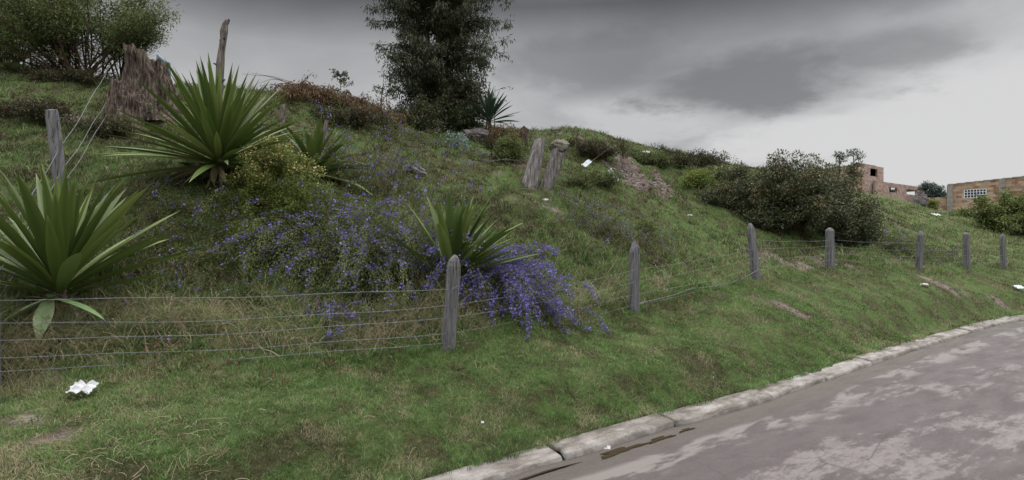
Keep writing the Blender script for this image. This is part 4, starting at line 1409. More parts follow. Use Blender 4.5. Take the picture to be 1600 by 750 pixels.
bush('low_scrub', 'brown tangled scrub round the foot of the lower pale stump', 'scrub', 168, 13.4, 1.5, 0.8, 0.4, 70, 45, 0.07, 0.025, 'heath_leaves', cr=0.14, seed=51)
bush('low_scrub', 'brown and green scrub patch on the slope left of the leaning flat topped post', 'scrub', 40, 13.6, 3.0, 1.0, 0.45, 110, 45, 0.08, 0.028, 'heath_leaves', cr=0.16, seed=52)
bush('low_scrub', 'dark scrub strip under the many stemmed trees at far left', 'scrub', 105, 16.6, 3.4, 1.0, 0.28, 100, 40, 0.09, 0.03, 'heath_leaves', cr=0.18, seed=53)
bush('low_scrub', 'dark brown scrub hollow under the long brown branch heap', 'scrub', 545, 16.2, 2.6, 0.9, 0.4, 110, 45, 0.08, 0.028, 'heath_leaves', cr=0.15, seed=54)
bush('low_scrub', 'brown scrub patch upslope between the leaning posts and the tall tree', 'scrub', 770, 19.4, 2.6, 0.9, 0.4, 90, 45, 0.08, 0.028, 'heath_leaves', cr=0.16, seed=55)
bush('low_scrub', 'dull scrub along the top edge of the bare earth bank', 'scrub', 1045, 23.8, 2.6, 0.8, 0.4, 90, 45, 0.09, 0.03, 'heath_leaves', cr=0.17, seed=56)


# dry cut branches heaped on the crest
def dry_heap(label, px0, px1, Z0, Z1, n, hmax, seed, per=26):
    global rng
    rng = np.random.default_rng(seed)
    r = random.Random(seed)
    c = at((px0 + px1) / 2, (Z0 + Z1) / 2)
    root = empty('dry_branch_heap', c, label, 'branch heap')
    ms, ml = MB(), MB()
    cs = []
    for _ in range(n):
        t_ = r.random()
        px_ = px0 + (px1 - px0) * t_; Z = Z0 + (Z1 - Z0) * t_ + r.uniform(-.4, .4)
        a = at(px_, Z, r.uniform(0, hmax))
        az = r.uniform(0, 2 * pi)
        pts, _d = curve_pts(a, (cos(az), sin(az), r.uniform(-.2, .5)), r.uniform(0.3, 0.8), 5, 0.25, -0.10, r)
        ms.tube(pts, np.linspace(0.012, 0.004, 6), 3, cap=False)
        cs += list(pts[1:])
    ms.build('branches', 'twig', root, c)
    leaf_cloud(ml, np.array(cs), 0.11, per // 5, 0.13, 0.035, droop=1.4)
    ml.build('dead_leaves', 'brown_leaves', root, c)
    return root, c


root, c = dry_heap('long heap of cut brown leafed branches along the crest behind the largest agave', 448, 565, 16.6, 18.3, 210, 0.42, 61)
m = MB()
r = random.Random(4)
for k in range(16):
    a = at(r.uniform(452, 560), 16.8, 0.4)
    pts, _d = curve_pts(a, (-1, 0, 0.55), r.uniform(0.7, 1.5), 7, 0.2, -0.10, r)
    m.tube(pts, np.linspace(0.012, 0.004, 8), 3, cap=False)
m.build('bare_twigs', 'twig', root, c)
dry_heap('heap of reddish brown dead branches at the left foot of the tall tree', 556, 628, 17.6, 18.8, 100, 0.40, 62)
dry_heap('withered orange brown creeper hanging beside the hilltop agave', 765, 806, 19.6, 20.4, 60, 0.65, 63)

# leafy saplings on the crest


def sapling(label, px, Z, hgt, n_br, seed, side=0, leafn=5, lean=0.0):
    global rng
    rng = np.random.default_rng(seed)
    r = random.Random(seed)
    b = at(px, Z, -0.05)
    root = empty('sapling', b, label, 'sapling', 'saplings against the sky on the crest')
    ms, ml = MB(), MB()
    cs, ds = [], []
    tr, d = curve_pts(b, (lean, 0, 1), hgt, 10, 0.07, 0.0, r)
    ms.tube(tr, np.linspace(0.022, 0.006, 11), 5)
    for k in range(n_br):
        t_ = r.uniform(0.15, 1.0)
        a = tr[int(t_ * 10)]
        az = r.uniform(0, 2 * pi)
        dd = (cos(az) + side * 1.5, sin(az) * 0.6, r.uniform(0.1, 0.8))
        pts, _ = curve_pts(a, dd, hgt * r.uniform(0.18, 0.42), 6, 0.22, -0.03, r)
        ms.tube(pts, np.linspace(0.009, 0.003, 7), 3, cap=False)
        for p_ in pts[2:]:
            for _ in range(leafn):
                cs.append(p_ + rng.normal(size=3) * 0.02); ds.append(rng.normal(size=3))
    ms.build('trunk', 'twig', root, b)
    cs = np.array(cs); ds = np.array(ds)
    ml.leaves(cs, ds, rng.normal(size=(len(cs), 3)), 0.10 * (0.7 + 0.6 * rng.random(len(cs))), 0.04, rng.random(len(cs)))
    ml.build('crown', 'dark_leaves', root, b)


sapling('short bushy sapling on the crest behind the brown branch heap', 534, 19.0, 1.05, 16, 1, side=0.4)
sapling('thin crooked sapling with one long side branch next to the tall tree', 594, 19.3, 1.5, 9, 2, side=-0.3, leafn=4)
sapling('slender straight sapling touching the left edge of the tall tree', 606, 20.2, 1.3, 10, 3)
sapling('bare thin sapling rising beside the hilltop agave', 772, 21.5, 2.0, 4, 5, leafn=2)


# ------------------------------------------------------------------ trees
def tall_tree(px, Z):
    global rng
    rng = np.random.default_rng(77)
    r = random.Random(77)
    b = at(px, Z, -0.1)
    root = empty('eucalyptus_tree', b, 'tall dark dense tree on the hilltop with its top beyond the picture', 'tree')
    HT_ = 12.5
    mt, ml, mbk = MB(), MB(), MB()
    trunks = []
    for dxy, ln, r0, rad in (((0.02, 0.0), HT_, 0.17, 0), ((-0.06, 0.05), HT_ * 0.86, 0.11, -0.18), ((0.09, -0.03), HT_ * 0.8, 0.11, 0.2)):
        pts, _ = curve_pts(b + np.array([rad, 0, 0]), (dxy[0], dxy[1], 1), ln, 22, 0.035, 0.012, r)
        mt.tube(pts, np.linspace(r0, 0.03, 23), 9)
        trunks.append(pts)
    mt.build('trunk', 'bark', root, b, smooth_=True)
    cs, vs = [], []
    for k in range(430):
        tr = trunks[r.choice([0, 0, 1, 2])]
        t_ = r.uniform(0.05, 0.98)
        i = int(t_ * 21)
        a = tr[i] + (tr[i + 1] - tr[i]) * (t_ * 21 - i)
        hh = a[2] - b[2]
        az = r.uniform(0, 2 * pi)
        # limb reach: broad through the middle, narrower low and near the top
        reach = np.interp(hh, [0, 1.0, 2.5, 4.5, 7, 9.5, 12.5], [1.7, 2.0, 2.15, 2.6, 2.8, 2.4, 0.6]) * r.uniform(0.45, 1.02)
        up = 0.55 if hh > 3 else 0.3
        pts, _ = curve_pts(a, (cos(az), sin(az), up), reach, 7, 0.13, -0.06, r)
        mbk.tube(pts, np.linspace(0.028, 0.006, 8), 4, cap=False)
        for q_ in range(2, 8):
            for _ in range(2):
                sp, _ = curve_pts(pts[q_], (r.uniform(-1, 1), r.uniform(-1, 1), r.uniform(-.5, .5)), r.uniform(0.2, 0.45), 3, 0.3, -0.22, r)
                mbk.tube(sp, [0.007, 0.005, 0.004, 0.003], 3, cap=False)
                cs += [sp[1], sp[2], sp[3]]
                s_ = r.uniform(-.12, .25)
                vs += [s_] * 3
    mbk.build('limbs', 'bark', root, b)
    leaf_cloud(ml, np.array(cs), 0.17, 9, 0.15, 0.036, droop=1.1, vshift=np.array(vs))
    ml.build('crown', 'eucalyptus_leaves', root, b)


tall_tree(678, 21.0)


def stemmy_tree(name, label, px, Z, n_st, ln, fan, bias, leafn, seed, lsize=0.08, mat='shrub_tree_leaves', tip=0.42, rr=0.2):
    """many thin stems fanning from the ground, leafing towards their ends"""
    global rng
    rng = np.random.default_rng(seed)
    r = random.Random(seed)
    b = at(px, Z, -0.1)
    root = empty(name, b, label, 'tree', None)
    ms, ml = MB(), MB()
    cs, vs = [], []
    for k in range(n_st):
        az = r.uniform(0, 2 * pi)
        inc = r.uniform(0.05, fan)
        d = np.array([cos(az) * inc * 1.3 + bias, sin(az) * inc * 0.6, 1.0])
        L_ = ln * r.uniform(0.65, 1.08)
        a = b + np.array([r.gauss(0, 0.25), r.gauss(0, .2), 0])
        pts, _ = curve_pts(a, d, L_, 12, 0.09, -0.022, r)
        ms.tube(pts, np.linspace(0.032, 0.008, 13), 5, cap=False)
        for i in range(3, 13):
            for _ in range(3):
                sp, _ = curve_pts(pts[i], (r.uniform(-1, 1) + bias, r.uniform(-1, 1), r.uniform(0.0, 1.0)), r.uniform(0.25, 0.6), 4, 0.25, 0, r)
                ms.tube(sp, [0.009, 0.007, 0.005, 0.004, 0.003], 3, cap=False)
                if i / 12 > tip or r.random() < 0.06:
                    cs += [sp[2], sp[4]]
                    s_ = r.uniform(-.15, .3)
                    vs += [s_] * 2
    ms.build('trunk', 'red_stems', root, b)
    leaf_cloud(ml, np.array(cs), rr, leafn, lsize, 0.034, droop=0.1, vshift=np.array(vs))
    ml.build('crown', mat, root, b)


stemmy_tree('many_stemmed_tree', 'many stemmed tree leaning left above the rotten tree stump at the far left', 128, 17.6, 42, 3.4, 0.95, -0.14, 17, 3)
stemmy_tree('many_stemmed_tree', 'leftmost many stemmed tree, cut by the picture edge', 10, 18.6, 32, 3.7, 0.9, -0.1, 20, 4)
stemmy_tree('many_stemmed_tree', 'thin leafy tree between the stump and the many stemmed tree', 190, 18.2, 12, 3.1, 0.35, 0.0, 22, 6)

# ------------------------------------------------------------------ stumps and dead wood


def stump(name, label, px, Z, w_, d_, hgt, seed, lean=(0, 0), jag=0.3, flare=0.5, parent=None, mat='rotten_wood', part=None, off=(0, 0), low_side=0.0):
    r = random.Random(seed)
    b = at(px, Z) + np.array([off[0], off[1], 0])
    nr, ns = 26, 44
    v_ = []
    for i in range(nr + 1):
        t_ = i / nr
        for j in range(ns):
            th = j / ns * 2 * pi
            ridge = 0.20 * abs(math.sin(th * 3.0 + seed + 1.1 * math.sin(t_ * 3 + seed))) - 0.08 + 0.06 * math.sin(t_ * 9 + th * 2 + seed) + 0.09 * math.sin(th * 9 + seed * 1.7) + 0.05 * math.sin(th * 17 + t_ * 5)
            ridge += 0.26 * (vnoise(np.array([th * 3.5]), np.array([t_ * 5.0]), seed)[0] - 0.5) + 0.06 * (vnoise(np.array([th * 9]), np.array([t_ * 14.0]), seed + 1)[0] - 0.5) * 2
            k_ = (1 + flare * (1 - t_) ** 2.2) * (1 - 0.25 * t_) * (1 + ridge)
            topz = hgt * (1 - jag * (0.5 + 0.5 * math.cos(th - low_side)) - 0.16 * vnoise(np.array([th * 4]), np.array([0.5]), seed + 3)[0] - 0.10 * vnoise(np.array([th * 11]), np.array([0.5]), seed + 4)[0])
            z_ = -0.3 + t_ * (topz + 0.3)
            v_.append(b + np.array([cos(th) * w_ / 2 * k_ + lean[0] * z_, sin(th) * d_ / 2 * k_ + lean[1] * z_, z_]))
    q = [[i * ns + j, i * ns + (j + 1) % ns, (i + 1) * ns + (j + 1) % ns, (i + 1) * ns + j] for i in range(nr) for j in range(ns)]
    top_i = len(v_)
    tm = np.mean(v_[-ns:], 0); tm[2] -= hgt * 0.15
    v_.append(tm)
    m = MB()
    m.add(np.array(v_), q, [[nr * ns + j, nr * ns + (j + 1) % ns, top_i] for j in range(ns)])
    o = m.build(part or name, mat, parent, b, smooth_=False)
    if parent is None:
        tag(o, label, 'stump')
    return o, b


sb = at(232, 14.6)
o, b = stump('tree_stump', 'tallest jagged rotten tree stump, behind the largest agave at left', 236, 14.7, 1.15, 0.8, 1.98, 3, lean=(-0.06, 0), jag=0.24, flare=0.5)
stump('tree_stump', 'lower pale stump with a slanting top leaning on the tallest rotten stump', 193, 14.1, 0.80, 0.6, 1.22, 8, lean=(0.06, 0.05), jag=0.32, flare=0.35)
m = MB()
c = at(247, 15.6, -0.66)
m.add(c + np.array([[-.25, 0, 0], [.12, 0, 0], [.10, .5, .05], [-.2, .5, .05], [-.10, 0.1, 1.96], [.13, 0.1, 1.76], [.1, .4, 1.8], [-.08, .4, 1.9]]) * np.array([1, 1, 1]),
      [[0, 1, 5, 4], [1, 2, 6, 5], [2, 3, 7, 6], [3, 0, 4, 7], [4, 5, 6, 7], [0, 3, 2, 1]])
tag(m.build('blue_sheet', 'blue_sheet', loc=c), 'piece of blue sheeting showing behind the tallest rotten tree stump', 'sheet')

# dead pole behind the big agave
b = at(343, 12.9, -0.2)
m = MB()
zt = [0, 0.6, 1.2, 1.9, 2.5, 2.9, 3.25, 3.5, 3.72, 3.83, 3.88]
xo = [0, 0.02, 0.03, 0.0, 0.02, 0.05, 0.09, 0.10, 0.13, 0.18, 0.22]
hgt_now = CAM_H - (30 - 375) * 12.9 / F - b[2]
scl = hgt_now / 3.88
rr = 0.85 * np.array([0.13, 0.12, 0.115, 0.10, 0.105, 0.085, 0.082, 0.10, 0.072, 0.060, 0.030])
pts = [b + np.array([x_, 0, z_ * scl]) for x_, z_ in zip(xo, zt)]
m.tube(pts, rr, 9)
for z_, s_ in ((1.9, 1), (2.4, -1), (3.2, 1)):
    a = b + np.array([0.03, -0.02, z_ * scl])
    m.tube([a, a + np.array([s_ * 0.13, -0.05, 0.06])], [0.035, 0.015], 6)
tag(m.build('dead_pole', 'dead_wood', loc=b, smooth_=False), 'tall bare dead pole standing up behind the largest agave', 'pole')


# leaning posts near the crest
def leaning_log(name, label, px0, Z, px1, pytop, w0, w1, seed, group=None, mat='dead_wood', jag=True, cat='post'):
    b = at(px0, Z, -0.15)
    zt_ = CAM_H - (pytop - 375) * Z / F
    t_ = np.array([(px1 - 800) * Z / F, Z + 0.1, zt_])
    r = random.Random(seed)
    n, ns = 12, 14
    ax = t_ - b; L_ = np.linalg.norm(ax); ax /= L_
    sx_ = np.cross(ax, [0, 1, 0]); sx_ /= np.linalg.norm(sx_); sy_ = np.cross(ax, sx_)
    v_ = []
    for i in range(n + 1):
        f_ = i / n
        w_ = w0 + (w1 - w0) * f_
        for j in range(ns):
            th = j / ns * 2 * pi
            k_ = 1 + 0.13 * math.sin(th * 3 + seed) + 0.07 * math.sin(th * 7 + seed) + r.uniform(-.04, .04)
            f2 = f_ * (1 - (0.10 * (0.5 + 0.5 * math.sin(th * 2 + seed)) + 0.05 * r.random()) * (jag)) if i == n else f_
            v_.append(b + ax * L_ * f2 + sx_ * cos(th) * w_ / 2 * k_ + sy_ * sin(th) * w_ * 0.38 * k_)
    q = [[i * ns + j, i * ns + (j + 1) % ns, (i + 1) * ns + (j + 1) % ns, (i + 1) * ns + j] for i in range(n) for j in range(ns)]
    v_.append(np.mean(v_[-ns:], 0) - ax * 0.03)
    m = MB(); m.add(np.array(v_), q, [[n * ns + j, n * ns + (j + 1) % ns, len(v_) - 1] for j in range(ns)])
    return m, b, t_, label, cat, name, mat, group


def put_log(*a, **k):
    m, b, t_, label, cat, name, mat, group = leaning_log(*a, **k)
    return tag(m.build(name, mat, loc=b), label, cat, group), b, t_


put_log('leaning_post', 'left one of two thick leaning grey wooden posts near the crest', 826, 16.0, 846, 212, 0.44, 0.28, 1, mat='pale_dead_wood')
root, b, t_ = put_log('leaning_post', 'right one of two thick leaning posts, capped with a lump of soil', 850, 16.3, 876, 226, 0.32, 0.42, 5, mat='pale_dead_wood')
m = MB()
cc = t_ + np.array([-0.04, 0, -0.04])
nn_ = 14
v_ = []
for i in range(nn_ + 1):
    ph = i / nn_ * pi
    for j in range(20):
        th = j / 20 * 2 * pi
        k_ = 1 + 0.25 * (vnoise(np.array([th * 2]), np.array([ph * 3]), 4)[0] - 0.5) + 0.16 * math.sin(th * 3 + ph * 2)
        v_.append(cc + np.array([sin(ph) * cos(th) * 0.27 * k_, sin(ph) * sin(th) * 0.22 * k_, cos(ph) * 0.19 * k_]))
m.add(np.array(v_), [[i * 20 + j, i * 20 + (j + 1) % 20, (i + 1) * 20 + (j + 1) % 20, (i + 1) * 20 + j] for i in range(nn_) for j in range(20)])
m.build('soil_cap', 'soil_crust', root, cc)
put_log('short_stump_post', 'short dark broken post on the crest beside the withered creeper', 812, 20.5, 822, 197, 0.34, 0.28, 9, mat='rotten_wood')
put_log('old_fence_post', 'short pale old post below the brown branch heap, right of the largest agave', 440, 14.8, 441, 160, 0.13, 0.12, 12)
put_log('old_fence_post', 'slanting pale old post standing over the partly hidden agave', 503, 13.9, 509, 184, 0.13, 0.10, 13)


# ------------------------------------------------------------------ rocks, litter
def lump(mbuf, c, s, seed, amp=0.35, nu=10, nv=14, crease=0.0):
    v_ = []
    for i in range(nu + 1):
        ph = i / nu * pi
        for j in range(nv):
            th = j / nv * 2 * pi
            k_ = 1 + amp * (vnoise(np.array([th * 1.9 + seed]), np.array([ph * 2.2]), seed)[0] - 0.5) * 2 + crease * (vnoise(np.array([th * 5 + seed]), np.array([ph * 6]), seed + 5)[0] - 0.5) * 2
            v_.append(np.array(c) + np.array([sin(ph) * cos(th) * s[0] * k_, sin(ph) * sin(th) * s[1] * k_, cos(ph) * s[2] * k_]))
    mbuf.add(np.array(v_), [[i * nv + j, i * nv + (j + 1) % nv, (i + 1) * nv + (j + 1) % nv, (i + 1) * nv + j] for i in range(nu) for j in range(nv)])


def lump_thing(name, label, cat, px, Z, s, seed, mat, dz=0.0, amp=0.35, crease=0.0, group=None):
    c = at(px, Z, dz)
    m = MB(); lump(m, c, s, seed, amp, crease=crease, nu=14, nv=20)
    return tag(m.build(name, mat, loc=c), label, cat, group)


def sheet_thing(name, label, cat, px, Z, w_, h_, seed, mat, tilt=0.5, amp=0.35, dz=0.03, rz=0.0, group=None):
    """crumpled sheet of paper or plastic: folded both ways, closed underneath"""
    r = random.Random(seed)
    c = at(px, Z, dz)
    n = 9
    v_ = []
    for i in range(n):
        for j in range(n):
            a, b = i / (n - 1) - 0.5, j / (n - 1) - 0.5
            edge = 1 + 0.12 * r.uniform(-1, 1)
            x = a * w_ * edge; y = b * h_ * edge
            z = amp * min(w_, h_) * (abs(math.sin(a * 7 + seed) * math.cos(b * 6 + seed * 2)) + 0.25 * r.random()) + 0.01
            x, y = x * cos(rz) - y * sin(rz), x * sin(rz) + y * cos(rz)
            v_.append(c + np.array([x, y * cos(tilt), z + y * sin(tilt)]))
    top_ = np.array(v_)
    bot = top_ - np.array([0, 0, 0.006])
    q = [[i * n + j, i * n + j + 1, (i + 1) * n + j + 1, (i + 1) * n + j] for i in range(n - 1) for j in range(n - 1)]
    q2 = [[x + n * n for x in f_[::-1]] for f_ in q]
    m = MB(); m.add(np.vstack([top_, bot]), q + q2)
    return tag(m.build(name, mat, loc=c), label, cat, group)


sheet_thing('crumpled_paper', 'crumpled white sheet of paper on the grass verge at lower left', 'paper', 127, 6.25, 0.25, 0.17, 3, 'paper', 0.45, 0.30, 0.07)
sheet_thing('paper_scrap', 'small white scrap of paper lying in the gutter', 'litter', 948, 6.9, 0.085, 0.06, 4, 'paper', 0.4, 0.3, 0.02)
sheet_thing('paper_scrap', 'tiny white scrap on the short grass above the kerb', 'litter', 754, 6.9, 0.035, 0.03, 5, 'paper', 0.4, 0.3, 0.05)
sheet_thing('plastic_bag', 'torn white plastic bag, upper left one of two on the slope', 'plastic bag', 917, 18.8, 0.16, 0.34, 6, 'white_plastic', 1.0, 0.2, 0.40, -0.8)
sheet_thing('plastic_bag', 'long torn white plastic bag beside the bare earth bank', 'plastic bag', 958, 18.6, 0.17, 0.5, 7, 'white_plastic', 1.1, 0.2, 0.36, 0.5)
sheet_thing('plastic_bag', 'crumpled white plastic bag in green weeds near the left leaning post', 'plastic bag', 786, 18.6, 0.36, 0.2, 8, 'white_plastic', 0.35, 0.3, 0.15)
sheet_thing('plastic_scrap', 'whitish plastic scrap on open grass above the fence corner', 'litter', 1078, 19.0, 0.17, 0.13, 9, 'paper', 0.4, 0.3, 0.10)
sheet_thing('plastic_scrap', 'pale bluish plastic scrap caught below the bare crest', 'litter', 1010, 24.3, 0.28, 0.16, 10, 'white_plastic', 0.4, 0.3, 0.15)
sheet_thing('plastic_scrap', 'pale scrap on the bright green slope below the low brick wall', 'litter', 1463, 40, 0.45, 0.35, 11, 'paper', 0.4, 0.2, 0.10)
sheet_thing('plastic_scrap', 'pale scrap by the bare earth below the far fence posts', 'litter', 1592, 20.5, 0.3, 0.25, 12, 'white_plastic', 0.4, 0.2, 0.10)
lump_thing('black_bag', 'shiny black lump half buried behind the main blue flower mass', 'rubbish bag', 645, 14.4, (0.34, 0.2, 0.19), 5, 'black_plastic', 0.08)
lump_thing('boulder', 'grey boulder set in the crest right of the tall tree foot', 'boulder', 741, 19.6, (0.42, 0.3, 0.26), 6, 'grey_rock', 0.05, 0.4, 0.12)
lump_thing('boulder', 'low grey stone in the grass left of the leaning posts', 'boulder', 757, 17.9, (0.25, 0.2, 0.1), 7, 'grey_rock', 0.02, 0.4, 0.12)
lump_thing('rock_lump', 'dark pointed rock at the end of the low brick wall', 'boulder', 1439, 50, (0.5, 0.4, 0.8), 8, 'grey_rock', 0.35, 0.35, 0.12)
lump_thing('stone', 'pale flat stone in the bare earth below the fifth fence post', 'stone', 1444, 17.6, (0.12, 0.1, 0.06), 9, 'pale_rock', 0.03, 0.4, 0.1)
lump_thing('stone', 'pale round stone in the turf below the leaning posts', 'stone', 852, 15.2, (0.09, 0.07, 0.04), 10, 'pale_rock', 0.03, 0.4, 0.1)

# fallen sticks
def stick(label, px, Z, az, ln, rad, seed, forks=2, mat='dead_wood', el=0.05):
    r = random.Random(seed)
    c = at(px, Z, 0.05)
    m = MB()
    pts, _ = curve_pts(c, (cos(az), sin(az), el), ln, 7, 0.22, 0, r)
    pts = [np.array([p_[0], p_[1], max(p_[2], H(p_[0], p_[1]) + 0.03)]) for p_ in pts]
    m.tube(pts, np.linspace(rad, rad * 0.5, 8), 5)
    for _ in range(forks):
        a = pts[r.randrange(2, 6)]
        p2, _ = curve_pts(a, (r.uniform(-1, 1), r.uniform(-.4, .4), r.uniform(.2, .8)), ln * 0.35, 4, 0.3, 0, r)
        m.tube(p2, np.linspace(rad * .6, rad * 0.3, 5), 4)
    tag(m.build('fallen_branch', mat, loc=c), label, 'branch')


stick('bare grey branch lying in the grass left of the left leaning post', 762, 17.0, -0.2, 1.3, 0.018, 1, 4)
stick('short pale stick on the turf under the left leaning post', 812, 15.6, -0.7, 0.45, 0.016, 2, 0)
stick('bleached forked stick lying below the largest agave', 272, 10.6, 0.9, 0.45, 0.014, 3, 1, el=0.8)
stick('bare brown branch arching against the crest right of the soil capped post', 925, 21.0, 0.4, 0.9, 0.03, 4, 4, el=0.6)


# ------------------------------------------------------------------ buildings
def wall_with_openings(name, mat, p0, p1, z0, ztop0, ztop1, thick, openings, parent, loc):
    """brick wall from p0 to p1 (plan), sloping top; openings = [(s0, s1, za, zb)] in metres along it"""
    p0 = np.array(p0, float); p1 = np.array(p1, float)
    L_ = np.linalg.norm(p1 - p0); d = (p1 - p0) / L_
    nrm = np.array([d[1], -d[0]])
    xs = sorted({0.0, L_, *[o_[0] for o_ in openings], *[o_[1] for o_ in openings]})
    zs_ = sorted({*[o_[2] for o_ in openings], *[o_[3] for o_ in openings]})
    m = MB(); uvs = []

    def slab(x0, x1, za, zb, top=False):
        def T(x): return ztop0 + (ztop1 - ztop0) * x / L_
        c_ = []
        for x in (x0, x1):
            hi_ = T(x) if top else zb
            for z_ in (za, hi_):
                for k_ in (0.5, -0.5):
                    q_ = p0 + d * x + nrm * thick * k_
                    c_.append((q_[0], q_[1], z_))
        # order: x0za+, x0za-, x0zb+, x0zb-, x1...
        f_ = [[0, 4, 6, 2], [1, 3, 7, 5], [0, 2, 3, 1], [4, 5, 7, 6], [2, 6, 7, 3], [0, 1, 5, 4]]
        m.add(np.array(c_), f_)
        for face in f_:
            for vi in face:
                x = x0 if vi < 4 else x1
                y = (0 if vi % 2 == 0 else thick)
                uvs.append((x + y, c_[vi][2]))
    for a, b in zip(xs[:-1], xs[1:]):
        if b - a < 1e-4: continue
        mid = (a + b) / 2
        here = sorted([o_ for o_ in openings if o_[0] < mid < o_[1]], key=lambda o_: o_[2])
        z_ = z0
        for o_ in here:
            slab(a, b, z_, o_[2]); z_ = o_[3]
        slab(a, b, z_, 0, top=True)
    ob = m.build(name, mat, parent, loc)
    uv = ob.data.uv_layers.new(name='UVMap')
    uv.data.foreach_set('uv', np.array(uvs, np.float32).ravel())
    return ob, d, nrm, L_


def zpix(py, Z):
    return CAM_H - (py - 375) * Z / F


# right house: long block wall with barred window
a0 = at(1481, 55); p0 = a0[:2]; p1 = np.array([46.0, 50.5]); 
a1 = p1
house = empty('brick_house', a0, 'long low unplastered orange brick house with a white barred window', 'house')
z0 = a0[2] - 2.5
T0, T1 = zpix(289, 55), zpix(275, 51)
L_ = np.linalg.norm(p1 - p0)
dd = (p1 - p0) / L_


def s_of(px):
    """distance along the wall seen at that column"""
    k_ = (px - 800) / F
    # p0 + s*dd, x = k*y
    return (k_ * p0[1] - p0[0]) / (dd[0] - k_ * dd[1])


sW0, sW1 = s_of(1507), s_of(1541)
Zw = (p0 + dd * sW0)[1]
wa, wb = zpix(310, Zw), zpix(296.5, Zw)
p2 = p0 + dd * 16
T2 = T0 + (T1 - T0) * 16 / L_
ob, d, nrm, Lw = wall_with_openings('front_wall', 'orange_block', p0, p2, z0, T0, T2, 0.2, [(sW0, sW1, wa, wb)], house, a0)
back = np.array([-d[1], d[0]]) * (1 if (-d[1] * 0 + d[0]) > 0 else -1)
bk = -nrm if nrm.dot(-p0) > 0 else nrm
q0 = p0 + bk * 6; q2 = p2 + bk * 6
wall_with_openings('side_wall', 'orange_block', p0 + bk * 0.11 , q0, z0, T0 - 0.003, T0 - 0.2, 0.2, [], house, a0)
wall_with_openings('back_wall', 'orange_block', q0 + bk * 0.12, q2 + bk * 0.12, z0, T0 - .2, T2 - .2, 0.2, [], house, a0)
m = MB()
for s_ in (0.18, s_of(1566)):
    c_ = p0 + d * s_ - bk * 0.015
    m = MB()
    m.box((c_[0], c_[1], (z0 + T0) / 2 - 0.02 + (T1 - T0) / L_ * s_ / 2), (0.42, 0.24, T0 - z0 + (T1 - T0) / L_ * s_), math.atan2(d[1], d[0]))
    m.build('concrete_column', 'concrete', house, a0)
m = MB()
c_ = (p0 + p2) / 2 - bk * 0.02
n_b = 24
for i in range(n_b):
    x0_, x1_ = Lw * i / n_b, Lw * (i + 1) / n_b
    c_ = p0 + d * (x0_ + x1_) / 2
    m.box((c_[0], c_[1], T0 + (T2 - T0) * (x0_ + x1_) / 2 / Lw + 0.02), (Lw / n_b * 1.01, 0.26, 0.09), math.atan2(d[1], d[0]))
m.build('coping', 'concrete', house, a0)
win = MB()
wc = p0 + d * (sW0 + sW1) / 2
rz_ = math.atan2(d[1], d[0])
for i in range(8):
    s_ = sW0 + (sW1 - sW0) * i / 7
    c_ = p0 + d * s_ - bk * 0.08
    win.box((c_[0], c_[1], (wa + wb) / 2), (0.075 if i in (0, 7) else 0.055, 0.05, wb - wa), rz_)
for z_ in (wa + 0.03, wb - 0.03, wa + (wb - wa) * 0.35, wa + (wb - wa) * 0.68):
    c_ = wc - bk * 0.085
    win.box((c_[0], c_[1], z_), (sW1 - sW0, 0.045, 0.055), rz_)
wo = win.build('window', 'white_iron', house, a0)
m = MB()
c_ = wc + bk * 0.0
m.box((c_[0], c_[1], (wa + wb) / 2), (sW1 - sW0 - 0.02, 0.02, wb - wa - 0.02), rz_)
po = m.build('pane', 'window_glass', wo, a0)
po.location = (0, 0, 0)
# flat roof slab a little below the coping
m = MB()
cc = (p0 + p2) / 2 + bk * 3.05
m.box((cc[0], cc[1], T0 - 0.55), (Lw - 0.3, 5.8, 0.12), rz_)
m.build('roof', 'concrete', house, a0)

# low wall between the houses
a2 = at(1440, 53)
m0 = np.array([(1440 - 800) * 56 / F, 56.0]); m1 = p0 - d * 0.15 - bk * -0.3
gw = empty('low_brick_wall', a2, 'low orange brick garden wall joining the two brick houses', 'wall')
wall_with_openings('wall', 'orange_block', m0, m1, a2[2] - 2, zpix(309, 56), zpix(308, 55), 0.2, [], gw, a2)

# left house, half built: upper room and lower long wall
ZA = 60.0
aL = at(1378, ZA)
hl = empty('unfinished_brick_house', aL, 'half built pinkish brick house with empty window openings and a square upper room', 'house')
l0 = np.array([(1366 - 800) * 59 / F, 59.0]); l1 = np.array([(1443 - 800) * 66 / F, 66.0])
LL = np.linalg.norm(l1 - l0); dl = (l1 - l0) / LL


def s_l(px):
    k_ = (px - 800) / F
    return (k_ * l0[1] - l0[0]) / (dl[0] - k_ * dl[1])


zb_ = aL[2] - 3
o1 = (s_l(1388), s_l(1400)); o2 = (s_l(1415), s_l(1431))
Z1 = (l0 + dl * o1[0])[1]; Z2 = (l0 + dl * o2[0])[1]
wall_with_openings('front_wall', 'pink_block', l0, l1, zb_, zpix(282.5, 59), zpix(293, 66), 0.2,
                   [(o1[0], o1[1], zpix(300.5, Z1), zpix(292.5, Z1)), (o2[0], o2[1], zpix(303.5, Z2), zpix(295.5, Z2))], hl, aL)
nl = np.array([-dl[1], dl[0]])
if nl.dot(l0) < 0: nl = -nl
